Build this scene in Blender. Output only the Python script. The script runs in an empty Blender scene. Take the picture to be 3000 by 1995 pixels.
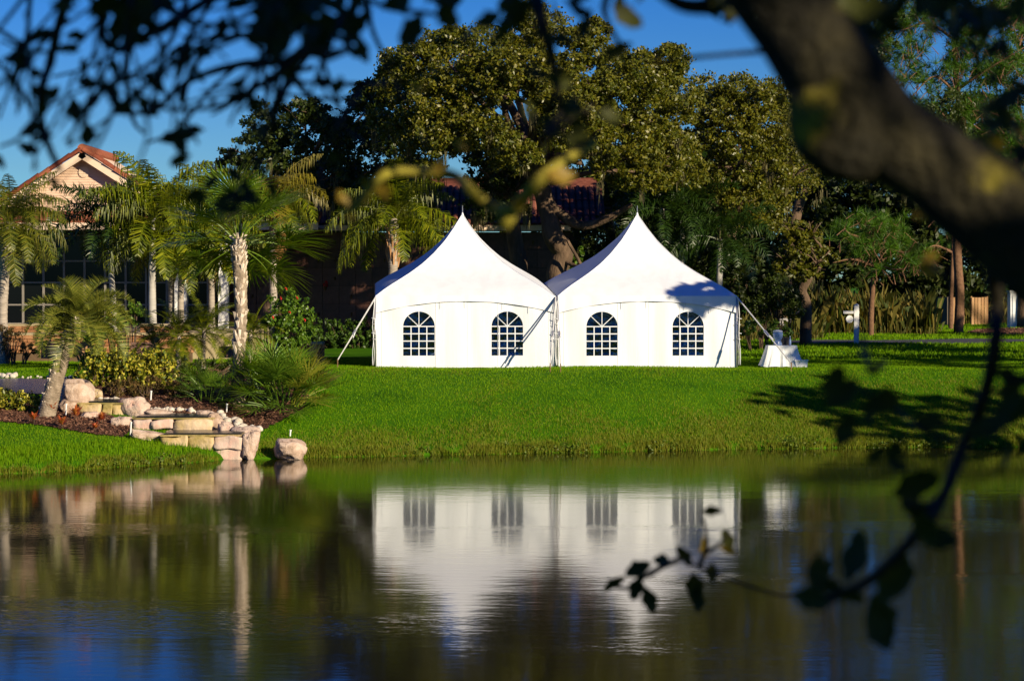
import bpy, math, random
import numpy as np
from mathutils import Vector, noise
R = math.radians
SC = bpy.context.scene
C = SC.collection
rnd = random.Random(7)
npr = np.random.RandomState(11)

# ------------------------------------------------------------------ camera, sky, sun, exposure
F = 85.0 / 36.0 * 3000.0            # focal length in photograph pixels
HC = 5.0                            # eye height above the pond
PIT = math.atan(177.5 / F)
cam = bpy.data.cameras.new('camera')
cam.lens = 85; cam.sensor_width = 36; cam.clip_start = 0.05; cam.clip_end = 3000
cam.dof.use_dof = True; cam.dof.focus_distance = 82; cam.dof.aperture_fstop = 3.0
co = bpy.data.objects.new('camera', cam); C.objects.link(co)
co.location = (0, 0, HC); co.rotation_euler = (math.pi / 2 - PIT, 0, 0)
SC.camera = co

EL, AZ = R(19.5), R(43)             # sun height; angle to the right of straight behind the camera
S = Vector((math.sin(AZ) * math.cos(EL), -math.cos(AZ) * math.cos(EL), math.sin(EL)))
w = bpy.data.worlds.new('World'); SC.world = w; w.use_nodes = True
nt = w.node_tree
bg = nt.nodes['Background']
sky = nt.nodes.new('ShaderNodeTexSky'); sky.sky_type = 'NISHITA'; sky.sun_disc = False
sky.sun_elevation = EL; sky.sun_rotation = math.pi - AZ
sky.air_density = 1.0; sky.dust_density = 0.0; sky.ozone_density = 5.0
hs = nt.nodes.new('ShaderNodeHueSaturation'); hs.inputs['Saturation'].default_value = 1.4; hs.inputs['Hue'].default_value = 0.52
nt.links.new(sky.outputs[0], hs.inputs['Color']); tint = nt.nodes.new('ShaderNodeMix'); tint.data_type = 'RGBA'; tint.blend_type = 'MULTIPLY'; tint.inputs[0].default_value = 1
tint.inputs[7].default_value = (0.55, 0.86, 1.2, 1)
nt.links.new(hs.outputs[0], tint.inputs[6]); nt.links.new(tint.outputs[2], bg.inputs[0])
bg.inputs[1].default_value = 0.05
sl = bpy.data.lights.new('sun', 'SUN'); sl.energy = 5.0; sl.angle = R(0.5); sl.color = (1.0, 0.85, 0.60)
so = bpy.data.objects.new('sun', sl); C.objects.link(so)
so.rotation_euler = S.to_track_quat('Z', 'Y').to_euler(); so.location = S * 100
SC.view_settings.view_transform = 'Standard'; SC.view_settings.look = 'None'
SC.view_settings.exposure = 0.62; SC.view_settings.gamma = 1.0
SC.view_settings.use_curve_mapping = False
SC.cycles.use_denoising = True
SC.cycles.max_bounces = 6; SC.cycles.diffuse_bounces = 2; SC.cycles.glossy_bounces = 3
SC.cycles.transmission_bounces = 4; SC.cycles.transparent_max_bounces = 8

# ------------------------------------------------------------------ placing helpers
def P(px, py, Y):
    """point at distance Y behind photograph pixel (px, py)"""
    u = (px - 1500) / F; v = (997.5 - py) / F
    dy = math.cos(PIT) + v * math.sin(PIT); dz = -math.sin(PIT) + v * math.cos(PIT)
    return Vector((u * Y / dy, Y, HC + dz * Y / dy))
def mpp(Y): return Y / F
SHX = [-60, -15.5, -13.2, -11.6, -9.7, -8.4, -7.9, -6.7, -3.9, 0, 4, 7.06, 11.2, 15.3, 60]
SHY = [58, 61.2, 62.1, 63.2, 65.3, 66.3, 67.3, 67.5, 68.4, 69.4, 70.5, 71.4, 72.0, 72.3, 73]
GZ = 2.03
def shore(X):
    return np.interp(X, SHX, SHY) + 0.10 * np.sin(X * 2.1) + 0.05 * np.sin(X * 5.3 + 1)
def terr(X, Y):
    X = np.asarray(X, float); Y = np.asarray(Y, float)
    ys = shore(X)
    d = Y - ys
    t = np.clip(d / (79.8 - ys), 0, 1)
    far = 0.16 * np.clip(d / 0.35, 0, 1) + (GZ - 0.16) * np.sin(t * math.pi / 2) ** 1.0 * (0.55 + 0.45 * t)
    far = np.where(d < 0, np.maximum(-1.5, d * 0.9 - 0.1), far)
    s = np.clip((22 - Y) / 14, 0, 1); s = s * s * (3 - 2 * s)
    near = np.where(Y < 22, 3.4 * s, -3)
    und = 0.03 * np.sin(X * 0.7 + Y * 0.3) * np.clip((d - 2) / 4, 0, 1)
    return np.maximum(far + und, near)
def tz(x, y): return float(terr(x, y))
def G(px, py):
    """where the ray through a pixel meets the ground"""
    Y = 56.0
    while Y < 400:
        p = P(px, py, Y)
        if p.z <= tz(p.x, Y): return Vector((p.x, Y, tz(p.x, Y)))
        Y += 0.1
    return P(px, py, 400)
def inpoly(X, Y, poly):
    X = np.asarray(X); Y = np.asarray(Y); ins = np.zeros(X.shape, bool); n = len(poly)
    for i in range(n):
        x1, y1 = poly[i][:2]; x2, y2 = poly[(i + 1) % n][:2]
        c = ((y1 > Y) != (y2 > Y)) & (X < (x2 - x1) * (Y - y1) / ((y2 - y1) or 1e-9) + x1)
        ins ^= c
    return ins
def gpoly(pts): return [tuple(G(*p))[:2] for p in pts]

# ------------------------------------------------------------------ mesh helpers
def unit(a): return a / np.maximum(np.linalg.norm(a, axis=-1, keepdims=True), 1e-9)
def rdir(n): return unit(npr.normal(size=(n, 3)))
def mesh_np(name, V, nv):
    """n faces of nv corners each, no shared vertices"""
    V = np.asarray(V, np.float32).reshape(-1, 3); nf = len(V) // nv
    me = bpy.data.meshes.new(name)
    me.vertices.add(len(V)); me.vertices.foreach_set('co', V.ravel())
    me.loops.add(len(V)); me.loops.foreach_set('vertex_index', np.arange(len(V), dtype=np.int32))
    me.polygons.add(nf); me.polygons.foreach_set('loop_start', np.arange(0, len(V), nv, dtype=np.int32))
    me.update(calc_edges=True)
    return me
def link(name, me, m=None, parent=None, smooth=False):
    o = bpy.data.objects.new(name, me); C.objects.link(o)
    if m is not None and me is not None and not me.materials: me.materials.append(m)
    if parent is not None: o.parent = parent
    if smooth and me is not None: me.polygons.foreach_set('use_smooth', [True] * len(me.polygons))
    return o
class MB:
    def __init__(s): s.V = []; s.F = []
    def add(s, V, Fc):
        b = len(s.V); s.V += [tuple(v) for v in V]; s.F += [tuple(b + i for i in f) for f in Fc]; return s
    def box(s, c, d, rz=0, jit=0):
        x, y, z = d[0] / 2, d[1] / 2, d[2] / 2; V = []
        ca, sa = math.cos(rz), math.sin(rz)
        for sx, sy, sz in ((-1,-1,-1),(1,-1,-1),(1,1,-1),(-1,1,-1),(-1,-1,1),(1,-1,1),(1,1,1),(-1,1,1)):
            a, b, e = sx * x + rnd.uniform(-jit, jit), sy * y + rnd.uniform(-jit, jit), sz * z + rnd.uniform(-jit, jit)
            V.append((c[0] + a * ca - b * sa, c[1] + a * sa + b * ca, c[2] + e))
        return s.add(V, ((0,3,2,1),(4,5,6,7),(0,1,5,4),(1,2,6,5),(2,3,7,6),(3,0,4,7)))
    def tube(s, pts, rad, seg=8, cap=True, nz=0.0, nsc=3.0):
        pts = [Vector(p) for p in pts]; n = len(pts)
        if not hasattr(rad, '__len__'): rad = [rad] * n
        V = []; Fc = []; u = None
        for i in range(n):
            d = (pts[min(i + 1, n - 1)] - pts[max(i - 1, 0)])
            d = d.normalized() if d.length > 1e-9 else Vector((0, 0, 1))
            if u is None: u = d.orthogonal().normalized()
            u = (u - d * u.dot(d)); u = u.normalized() if u.length > 1e-6 else d.orthogonal().normalized()
            v = d.cross(u)
            for k in range(seg):
                a = 2 * math.pi * k / seg
                q = u * math.cos(a) + v * math.sin(a)
                r = rad[i]
                if nz: r *= 1 + nz * noise.noise((pts[i] + q * rad[i]) * nsc)
                V.append(pts[i] + q * r)
        for i in range(n - 1):
            for k in range(seg):
                a = i * seg + k; b = i * seg + (k + 1) % seg
                Fc.append((a, b, b + seg, a + seg))
        if cap: Fc.append(tuple(range(seg - 1, -1, -1))); Fc.append(tuple((n - 1) * seg + k for k in range(seg)))
        return s.add(V, Fc)
    def lathe(s, c, prof, seg=16):
        V = []; Fc = []
        for r, z in prof:
            for k in range(seg):
                a = 2 * math.pi * k / seg; V.append((c[0] + r * math.cos(a), c[1] + r * math.sin(a), c[2] + z))
        for i in range(len(prof) - 1):
            for k in range(seg):
                a = i * seg + k; b = i * seg + (k + 1) % seg; Fc.append((a, b, b + seg, a + seg))
        Fc.append(tuple(range(seg - 1, -1, -1))); Fc.append(tuple((len(prof) - 1) * seg + k for k in range(seg)))
        return s.add(V, Fc)
    def prism(s, poly, dv):
        """extrude a planar polygon along dv"""
        n = len(poly); dv = Vector(dv); A = [Vector(p) for p in poly]
        Fc = [tuple(range(n)), tuple(range(2 * n - 1, n - 1, -1))]
        for i in range(n): j = (i + 1) % n; Fc.append((i, i + n, j + n, j))
        return s.add(A + [a + dv for a in A], Fc)
    def mesh(s, name):
        me = bpy.data.meshes.new(name); me.from_pydata(s.V, [], s.F); me.update(); return me
    def obj(s, name, m, parent=None, smooth=False): return link(name, s.mesh(name), m, parent, smooth)
def curve(pts, n=8):
    """smooth path (Catmull-Rom) through pts"""
    pts = [Vector(p) for p in pts]; Q = [pts[0] * 2 - pts[1]] + pts + [pts[-1] * 2 - pts[-2]]; out = []
    for i in range(1, len(Q) - 2):
        p0, p1, p2, p3 = Q[i - 1:i + 3]
        for k in range(n):
            t = k / n
            out.append(0.5 * ((2 * p1) + (p2 - p0) * t + (2 * p0 - 5 * p1 + 4 * p2 - p3) * t * t + (3 * p1 - p0 - 3 * p2 + p3) * t ** 3))
    return out + [pts[-1]]
def lerpr(rs, n): return list(np.interp(np.linspace(0, len(rs) - 1, n), range(len(rs)), rs))
def branch(mb, pts, rs, seg=7, n=6, nz=0.15, nsc=3): 
    c = curve(pts, n); return mb.tube(c, lerpr(rs, len(c)), seg, True, nz, nsc)
def tag(o, label=None, cat=None, group=None, kind=None):
    if label: o['label'] = label
    if cat: o['category'] = cat
    if group: o['group'] = group
    if kind: o['kind'] = kind
    return o
def empty(name, loc, label, cat, group=None, rz=0):
    o = bpy.data.objects.new(name, None); C.objects.link(o); o.location = loc; o.rotation_euler = (0, 0, rz)
    o.empty_display_size = 0.2
    return tag(o, label, cat, group)
def atop(o, root):
    """keep a mesh built in world space where it is under a root that has a location"""
    o.parent = root; o.location = -Vector(root.location); return o
def leaves(cen, L, W, out=None, ob=0.5, jit=0.35, fold=0):
    """diamond leaf faces about cen (n,3)"""
    n = len(cen); nrm = rdir(n)
    if out is not None: nrm = unit(nrm * (1 - ob) + out * ob)
    d = unit(np.cross(nrm, rdir(n))); s = np.cross(nrm, d)
    l = (L * (1 + npr.uniform(-jit, jit, n)))[:, None] / 2; wd = (W * (1 + npr.uniform(-jit, jit, n)))[:, None] / 2
    b = nrm * l * fold
    return np.stack([cen - d * l, cen + s * wd + b - d * l * 0.1, cen + d * l, cen - s * wd + b - d * l * 0.1], 1)
def leafcloud(blobs, per, L, W, sub=None, shell=0.55, ob=0.45):
    """blobs: (center, (rx,ry,rz)); leaves gathered in small sprays on each blob's shell"""
    out = []
    for c, r in blobs:
        c = np.array(c); r = np.array(r); n = per
        ns = sub or max(6, int(per / 38))
        sd = rdir(ns); sr = shell + (1 - shell) * npr.rand(ns, 1) ** 0.6
        sc = sd * sr
        idx = npr.randint(0, ns, n)
        loc = sc[idx] + npr.normal(size=(n, 3)) * (0.15 if sub else 0.125)
        pts = c + loc * r
        o = unit(loc * 0.6 + unit(loc - sc[idx]) * 0.7)
        out.append(leaves(pts, L, W, o, ob))
    return np.concatenate(out)

# ------------------------------------------------------------------ materials
def _nodes(name):
    m = bpy.data.materials.new(name); m.use_nodes = True; t = m.node_tree
    return m, t, t.nodes['Principled BSDF'], t.nodes['Material Output']
def N(t, k, **kw):
    n = t.nodes.new(k)
    for a, b in kw.items():
        if hasattr(n, a) and a not in n.inputs: setattr(n, a, b)
        else: n.inputs[a].default_value = b
    return n
def ramp(t, fac, cols, pos=None):
    r = t.nodes.new('ShaderNodeValToRGB'); e = r.color_ramp.elements
    while len(e) < len(cols): e.new(0.5)
    for i, c in enumerate(cols): e[i].position = pos[i] if pos else i / (len(cols) - 1); e[i].color = (*c, 1)
    t.links.new(fac, r.inputs[0]); return r.outputs[0]
def mat(name, cols, rough=0.7, scale=4.0, bump=0.0, bscale=25.0, spec=0.3, metal=0.0, stretch=(1, 1, 1), detail=5, island=0.0):
    m, t, p, o = _nodes(name)
    if not hasattr(cols[0], '__len__'): cols = [cols]
    tc = t.nodes.new('ShaderNodeTexCoord'); mp = N(t, 'ShaderNodeMapping'); mp.inputs['Scale'].default_value = stretch
    t.links.new(tc.outputs['Object'], mp.inputs[0])
    if len(cols) > 1:
        ns = N(t, 'ShaderNodeTexNoise', Scale=scale, Detail=detail, Roughness=0.6); t.links.new(mp.outputs[0], ns.inputs['Vector'])
        fac = ns.outputs[0]
        if island:
            gi = t.nodes.new('ShaderNodeObjectInfo'); a = N(t, 'ShaderNodeMath', operation='MULTIPLY_ADD')
            a.inputs[1].default_value = island; t.links.new(gi.outputs['Random'], a.inputs[0])
            s2 = N(t, 'ShaderNodeMath', operation='SUBTRACT'); s2.inputs[1].default_value = island / 2
            t.links.new(fac, s2.inputs[0]); t.links.new(s2.outputs[0], a.inputs[2]); fac = a.outputs[0]
        t.links.new(ramp(t, fac, cols, list(np.linspace(0.28, 0.72, len(cols)))), p.inputs['Base Color'])
    else: p.inputs['Base Color'].default_value = (*cols[0], 1)
    p.inputs['Roughness'].default_value = rough; p.inputs['Specular IOR Level'].default_value = spec; p.inputs['Metallic'].default_value = metal
    if bump:
        b = N(t, 'ShaderNodeBump', Strength=bump, Distance=0.05); n2 = N(t, 'ShaderNodeTexNoise', Scale=bscale, Detail=6.0)
        t.links.new(mp.outputs[0], n2.inputs['Vector']); t.links.new(n2.outputs[0], b.inputs['Height']); t.links.new(b.outputs[0], p.inputs['Normal'])
    return m
def leafmat(name, cols, trans=0.3, rough=0.45, spec=0.35, tcol=None, big=0.0, bigscale=0.3):
    m, t, p, o = _nodes(name)
    g = t.nodes.new('ShaderNodeNewGeometry'); fac = g.outputs['Random Per Island']
    if big:
        tc = t.nodes.new('ShaderNodeTexCoord'); ns = N(t, 'ShaderNodeTexNoise', Scale=bigscale, Detail=3.0)
        t.links.new(tc.outputs['Object'], ns.inputs['Vector'])
        mx = N(t, 'ShaderNodeMix', data_type='FLOAT'); mx.inputs[0].default_value = big
        t.links.new(fac, mx.inputs[2]); t.links.new(ns.outputs[0], mx.inputs[3]); fac = mx.outputs[0]
    c = ramp(t, fac, cols)
    t.links.new(c, p.inputs['Base Color']); p.inputs['Roughness'].default_value = rough; p.inputs['Specular IOR Level'].default_value = spec
    if trans:
        tr = t.nodes.new('ShaderNodeBsdfTranslucent'); mx = t.nodes.new('ShaderNodeMixShader'); mx.inputs[0].default_value = trans
        hsn = N(t, 'ShaderNodeHueSaturation', Saturation=1.1, Value=1.5, Hue=0.485)
        t.links.new(c, hsn.inputs['Color']); t.links.new(hsn.outputs[0], tr.inputs[0])
        t.links.new(p.outputs[0], mx.inputs[1]); t.links.new(tr.outputs[0], mx.inputs[2]); t.links.new(mx.outputs[0], o.inputs[0])
    return m
def water_mat(name, amp=1.0):
    m, t, p, o = _nodes(name)
    p.inputs['Base Color'].default_value = (0.014, 0.013, 0.003, 1); p.inputs['Roughness'].default_value = 0.065
    p.inputs['IOR'].default_value = 1.33; p.inputs['Specular IOR Level'].default_value = 0.5
    tc = t.nodes.new('ShaderNodeTexCoord')
    def nz(sc, det, stretch, rot=0):
        mp = N(t, 'ShaderNodeMapping'); mp.inputs['Scale'].default_value = stretch; mp.inputs['Rotation'].default_value = (0, 0, rot)
        t.links.new(tc.outputs['Object'], mp.inputs[0])
        n = N(t, 'ShaderNodeTexNoise', Scale=sc, Detail=det, Roughness=0.5); t.links.new(mp.outputs[0], n.inputs['Vector']); return n.outputs[0]
    def mul(a, k):
        n = N(t, 'ShaderNodeMath', operation='MULTIPLY'); t.links.new(a, n.inputs[0])
        if isinstance(k, float): n.inputs[1].default_value = k
        else: t.links.new(k, n.inputs[1])
        return n.outputs[0]
    def add(a, b):
        n = N(t, 'ShaderNodeMath', operation='ADD'); t.links.new(a, n.inputs[0]); t.links.new(b, n.inputs[1]); return n.outputs[0]
    swell = mul(nz(0.9, 1.0, (0.55, 1, 1), 0.12), 0.0020 * amp)
    rip = mul(nz(4.5, 3.0, (0.4, 1, 1), -0.1), 0.0019 * amp)
    # wind-ruffled patches
    pm = nz(0.12, 2.0, (0.35, 1.6, 1), 0.03)
    mr = N(t, 'ShaderNodeMapRange'); mr.inputs[1].default_value = 0.56; mr.inputs[2].default_value = 0.64; t.links.new(pm, mr.inputs[0])
    ruf = mul(mul(nz(7.0, 2.0, (0.7, 1, 1)), 0.0045 * amp), mr.outputs[0])
    h = add(add(swell, rip), ruf)
    b = N(t, 'ShaderNodeBump', Strength=1.0, Distance=1.0); t.links.new(h, b.inputs['Height']); t.links.new(b.outputs[0], p.inputs['Normal'])
    return m
def canvas_mat():
    m, t, p, o = _nodes('white_canvas')
    p.inputs['Base Color'].default_value = (0.7, 0.73, 0.79, 1); p.inputs['Roughness'].default_value = 0.55
    tc = t.nodes.new('ShaderNodeTexCoord')
    mp = N(t, 'ShaderNodeMapping'); mp.inputs['Scale'].default_value = (1.6, 1.6, 0.22); t.links.new(tc.outputs['Object'], mp.inputs[0])
    n = N(t, 'ShaderNodeTexNoise', Scale=1.5, Detail=4.0); t.links.new(mp.outputs[0], n.inputs['Vector'])
    t.links.new(ramp(t, n.outputs[0], [(0.66, 0.685, 0.73), (0.70, 0.73, 0.78)], [0.35, 0.6]), p.inputs['Base Color'])
    b = N(t, 'ShaderNodeBump', Strength=0.22, Distance=0.08); t.links.new(n.outputs[0], b.inputs['Height']); t.links.new(b.outputs[0], p.inputs['Normal'])
    return m
def vinyl_mat():
    m, t, p, o = _nodes('clear_vinyl')
    tr = t.nodes.new('ShaderNodeBsdfTransparent'); tr.inputs[0].default_value = (0.45, 0.62, 0.95, 1)
    gl = t.nodes.new('ShaderNodeBsdfGlossy'); gl.inputs['Roughness'].default_value = 0.06; gl.inputs[0].default_value = (0.9, 0.95, 1, 1)
    tc = t.nodes.new('ShaderNodeTexCoord'); n = N(t, 'ShaderNodeTexNoise', Scale=3.0, Detail=2.0); t.links.new(tc.outputs['Object'], n.inputs['Vector'])
    b = N(t, 'ShaderNodeBump', Strength=0.5, Distance=0.2); t.links.new(n.outputs[0], b.inputs['Height']); t.links.new(b.outputs[0], gl.inputs['Normal'])
    fr = N(t, 'ShaderNodeFresnel', IOR=1.9); mx = t.nodes.new('ShaderNodeMixShader')
    t.links.new(fr.outputs[0], mx.inputs[0]); t.links.new(tr.outputs[0], mx.inputs[1]); t.links.new(gl.outputs[0], mx.inputs[2]); t.links.new(mx.outputs[0], o.inputs[0])
    return m
M = dict(
    ground=mat('lawn_soil', [(0.025, 0.09, 0.002), (0.045, 0.14, 0.002), (0.06, 0.15, 0.004)], 0.95, 0.5, 0.4, 30, spec=0.05),
    grass=leafmat('grass_blades', [(0.055, 0.17, 0.002), (0.10, 0.225, 0.003), (0.15, 0.265, 0.005), (0.24, 0.30, 0.012)], 0.35, 0.6, 0.05, big=0.5, bigscale=0.5),
    drygrass=leafmat('dry_bank_grass', [(0.07, 0.13, 0.005), (0.15, 0.19, 0.009), (0.24, 0.2, 0.025)], 0.35, 0.6, 0.2, big=0.4, bigscale=0.8),
    mulch=mat('mulch', [(0.02, 0.008, 0.004), (0.07, 0.028, 0.014), (0.12, 0.055, 0.03)], 0.9, 30, 0.8, 40),
    chip=leafmat('mulch_chips', [(0.03, 0.012, 0.006), (0.09, 0.035, 0.018), (0.2, 0.10, 0.06)], 0.0, 0.8),
    water=water_mat('pond_water'), still=mat('stream_water', (0.012, 0.016, 0.02), 0.25, spec=0.25),
    path=mat('asphalt', [(0.04, 0.04, 0.045), (0.07, 0.07, 0.075)], 0.85, 3, 0.2),
    canvas=canvas_mat(), vinyl=vinyl_mat(),
    strap=mat('grey_webbing', [(0.45, 0.45, 0.47), (0.6, 0.6, 0.6)], 0.7, 8),
    alu=mat('aluminium_pole', [(0.55, 0.55, 0.57), (0.65, 0.65, 0.66)], 0.35, 6, metal=0.8, spec=0.5),
    rust=mat('steel_stake', [(0.12, 0.07, 0.03), (0.2, 0.12, 0.06)], 0.8, 10),
    rock=mat('pink_limestone', [(0.26, 0.18, 0.13), (0.4, 0.29, 0.22), (0.5, 0.39, 0.32), (0.54, 0.35, 0.28)], 0.9, 2.0, 1.0, 5, island=0.25),
    ledge=mat('mossy_sandstone', [(0.20, 0.17, 0.05), (0.36, 0.27, 0.10), (0.48, 0.36, 0.2), (0.55, 0.42, 0.28)], 0.9, 2.0, 1.0, 5, island=0.3),
    pebble=mat('pale_river_stone', [(0.42, 0.36, 0.28), (0.56, 0.5, 0.42), (0.63, 0.57, 0.5)], 0.8, 4, 0.4, 12, island=0.3),
    brick=mat('red_stack_stone', [(0.28, 0.12, 0.05), (0.42, 0.2, 0.09), (0.5, 0.28, 0.14)], 0.85, 5, 0.5, 20, island=0.5),
    cap=mat('stone_coping', [(0.3, 0.24, 0.14), (0.42, 0.34, 0.2)], 0.85, 4, 0.3),
    mortar=mat('mortar', [(0.10, 0.06, 0.035), (0.14, 0.09, 0.05)], 0.95, 10),
    stucco=mat('peach_siding', [(0.6, 0.42, 0.3), (0.66, 0.47, 0.35)], 0.8, 1.5, 0.15, 40),
    trim=mat('cream_trim', [(0.66, 0.5, 0.36), (0.7, 0.55, 0.42)], 0.7, 4),
    tile=mat('clay_roof_tile', [(0.16, 0.04, 0.02), (0.24, 0.065, 0.03), (0.3, 0.10, 0.05)], 0.8, 4, 0.3, 20, island=0.6),
    shadetile=mat('shaded_clay_tile', [(0.10, 0.03, 0.02), (0.17, 0.05, 0.03), (0.22, 0.08, 0.05)], 0.85, 4, 0.3, 20, island=0.6),  # darkened clay tile, tree shade put into the mausoleum roof colour
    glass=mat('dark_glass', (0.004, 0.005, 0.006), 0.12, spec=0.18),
    mullion=mat('bronze_mullion', [(0.22, 0.2, 0.17), (0.3, 0.27, 0.23)], 0.45, 5, metal=0.3),
    white=mat('white_paint', [(0.68, 0.68, 0.66), (0.78, 0.78, 0.76)], 0.6, 3),
    marble=mat('brown_granite', [(0.05, 0.022, 0.016), (0.08, 0.036, 0.026), (0.11, 0.052, 0.038)], 0.35, 3, spec=0.5, island=0.3),
    bronze=mat('bronze', (0.09, 0.06, 0.025), 0.5, metal=0.6),
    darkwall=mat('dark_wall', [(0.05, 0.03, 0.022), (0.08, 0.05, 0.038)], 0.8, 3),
    bark=mat('oak_bark', [(0.05, 0.032, 0.02), (0.10, 0.065, 0.04), (0.17, 0.11, 0.07)], 0.9, 3, 0.9, 12, stretch=(1, 1, 0.35)),
    nearbark=mat('near_oak_bark', [(0.010, 0.008, 0.005), (0.014, 0.012, 0.006), (0.03, 0.025, 0.01), (0.26, 0.22, 0.015)], 0.9, 4.5, 0.8, 40),  # last tone: moss, brightened so the bark colour carries sun dapples
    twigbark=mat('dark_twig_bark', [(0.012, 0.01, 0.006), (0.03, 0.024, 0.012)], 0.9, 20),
    sunbark=mat('sunlit_twig_bark', [(0.2, 0.17, 0.02), (0.3, 0.26, 0.03)], 0.9, 20),  # twig bark turned bright yellow, sunlight put into the colour
    pinebark=mat('pine_bark', [(0.10, 0.05, 0.028), (0.2, 0.11, 0.06)], 0.9, 5, 0.7, 14),
    palmbark=mat('palm_bark', [(0.2, 0.17, 0.14), (0.34, 0.29, 0.24), (0.44, 0.38, 0.32)], 0.85, 2.5, 0.6, 8, stretch=(0.5, 0.5, 4)),
    smooth_trunk=mat('smooth_grey_trunk', [(0.32, 0.3, 0.27), (0.45, 0.43, 0.4)], 0.75, 2, 0.15, 8, stretch=(0.4, 0.4, 3)),
    boot=mat('leaf_boot', [(0.48, 0.39, 0.3), (0.62, 0.52, 0.42), (0.7, 0.6, 0.5)], 0.8, 6, 0.4, 15, island=0.4),
    husk2=mat('grey_leaf_boot', [(0.17, 0.13, 0.09), (0.28, 0.22, 0.16), (0.4, 0.33, 0.25)], 0.9, 5, 0.6, 15, island=0.4),
    husk=mat('brown_husk', [(0.22, 0.1, 0.04), (0.4, 0.22, 0.1), (0.5, 0.33, 0.2)], 0.9, 8, 0.6, 20, stretch=(1, 1, 0.3)),
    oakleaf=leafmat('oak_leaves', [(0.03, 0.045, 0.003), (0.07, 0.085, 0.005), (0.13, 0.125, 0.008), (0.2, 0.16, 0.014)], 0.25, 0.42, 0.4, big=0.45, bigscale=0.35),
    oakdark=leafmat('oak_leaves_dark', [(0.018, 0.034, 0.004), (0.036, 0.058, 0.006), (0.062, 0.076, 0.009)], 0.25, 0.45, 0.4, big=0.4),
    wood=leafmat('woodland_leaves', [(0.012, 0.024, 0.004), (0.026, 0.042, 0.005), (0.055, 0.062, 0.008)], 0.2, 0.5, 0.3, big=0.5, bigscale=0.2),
    needle=leafmat('pine_needles', [(0.025, 0.07, 0.003), (0.05, 0.13, 0.005), (0.10, 0.2, 0.012)], 0.25, 0.45, 0.35),
    moss=leafmat('spanish_moss', [(0.07, 0.065, 0.03), (0.13, 0.12, 0.055), (0.19, 0.17, 0.09)], 0.35, 0.9, 0.1),
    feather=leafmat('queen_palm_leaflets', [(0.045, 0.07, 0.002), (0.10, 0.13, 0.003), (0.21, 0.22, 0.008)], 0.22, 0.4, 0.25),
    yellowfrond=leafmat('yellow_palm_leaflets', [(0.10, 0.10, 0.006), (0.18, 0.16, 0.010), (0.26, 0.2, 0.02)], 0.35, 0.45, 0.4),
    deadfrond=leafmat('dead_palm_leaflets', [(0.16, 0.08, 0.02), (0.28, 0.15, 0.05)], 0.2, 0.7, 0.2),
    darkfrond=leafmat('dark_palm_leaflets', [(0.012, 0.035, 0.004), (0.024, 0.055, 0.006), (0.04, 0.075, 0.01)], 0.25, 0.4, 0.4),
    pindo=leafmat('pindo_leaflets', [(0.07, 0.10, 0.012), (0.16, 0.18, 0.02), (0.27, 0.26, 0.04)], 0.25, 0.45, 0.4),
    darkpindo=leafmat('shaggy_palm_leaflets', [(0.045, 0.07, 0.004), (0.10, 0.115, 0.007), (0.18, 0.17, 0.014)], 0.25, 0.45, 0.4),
    fan=leafmat('fan_palm_leaf', [(0.045, 0.10, 0.003), (0.09, 0.16, 0.006), (0.18, 0.26, 0.02)], 0.25, 0.4, 0.3),
    palmetto=leafmat('palmetto_leaf', [(0.05, 0.12, 0.008), (0.09, 0.18, 0.012), (0.16, 0.25, 0.02)], 0.3, 0.4, 0.5),
    palmettoy=leafmat('palmetto_leaf_yellow', [(0.12, 0.15, 0.012), (0.2, 0.22, 0.02), (0.26, 0.24, 0.03)], 0.35, 0.45, 0.4),
    varieg=leafmat('variegated_leaves', [(0.04, 0.08, 0.006), (0.12, 0.15, 0.01), (0.40, 0.36, 0.03), (0.52, 0.46, 0.07)], 0.25, 0.45, 0.35),
    hedge=leafmat('hedge_leaves', [(0.02, 0.05, 0.005), (0.04, 0.085, 0.008), (0.07, 0.13, 0.012)], 0.2, 0.45, 0.4),
    weed=leafmat('waterline_weed_leaves', [(0.06, 0.11, 0.008), (0.10, 0.15, 0.012), (0.16, 0.18, 0.02)], 0.25, 0.5, 0.3),
    hibleaf=leafmat('hibiscus_leaves', [(0.04, 0.10, 0.006), (0.08, 0.16, 0.01), (0.14, 0.22, 0.02)], 0.25, 0.4, 0.45),
    rustleaf=leafmat('rusty_shrub_leaves', [(0.05, 0.045, 0.01), (0.10, 0.07, 0.02), (0.16, 0.09, 0.03)], 0.2, 0.6, 0.2),
    reed=leafmat('tall_dry_grass', [(0.03, 0.055, 0.005), (0.075, 0.075, 0.01), (0.2, 0.15, 0.03)], 0.3, 0.6, 0.2),
    croton=leafmat('croton_leaves', [(0.30, 0.05, 0.012), (0.45, 0.10, 0.025), (0.35, 0.16, 0.03)], 0.3, 0.45, 0.4),
    red=mat('red_petals', (0.6, 0.03, 0.025), 0.5),
    vine=leafmat('golden_vine_leaves', [(0.2, 0.25, 0.01), (0.4, 0.38, 0.012), (0.5, 0.42, 0.02)], 0.3, 0.45, 0.3),
    nearleaf=leafmat('near_oak_leaf', [(0.02, 0.028, 0.005), (0.035, 0.042, 0.006), (0.05, 0.05, 0.008)], 0.12, 0.6, 0.2),
    turning=leafmat('sunlit_turning_leaf', [(0.22, 0.2, 0.02), (0.3, 0.16, 0.02)], 0.4, 0.5, 0.3),  # yellowing leaf with sunlight put into its bright colour
    cedar=mat('cedar_board', [(0.36, 0.2, 0.09), (0.5, 0.3, 0.15)], 0.85, 3, 0.3, 20, stretch=(4, 4, 0.4), island=0.4),
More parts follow.
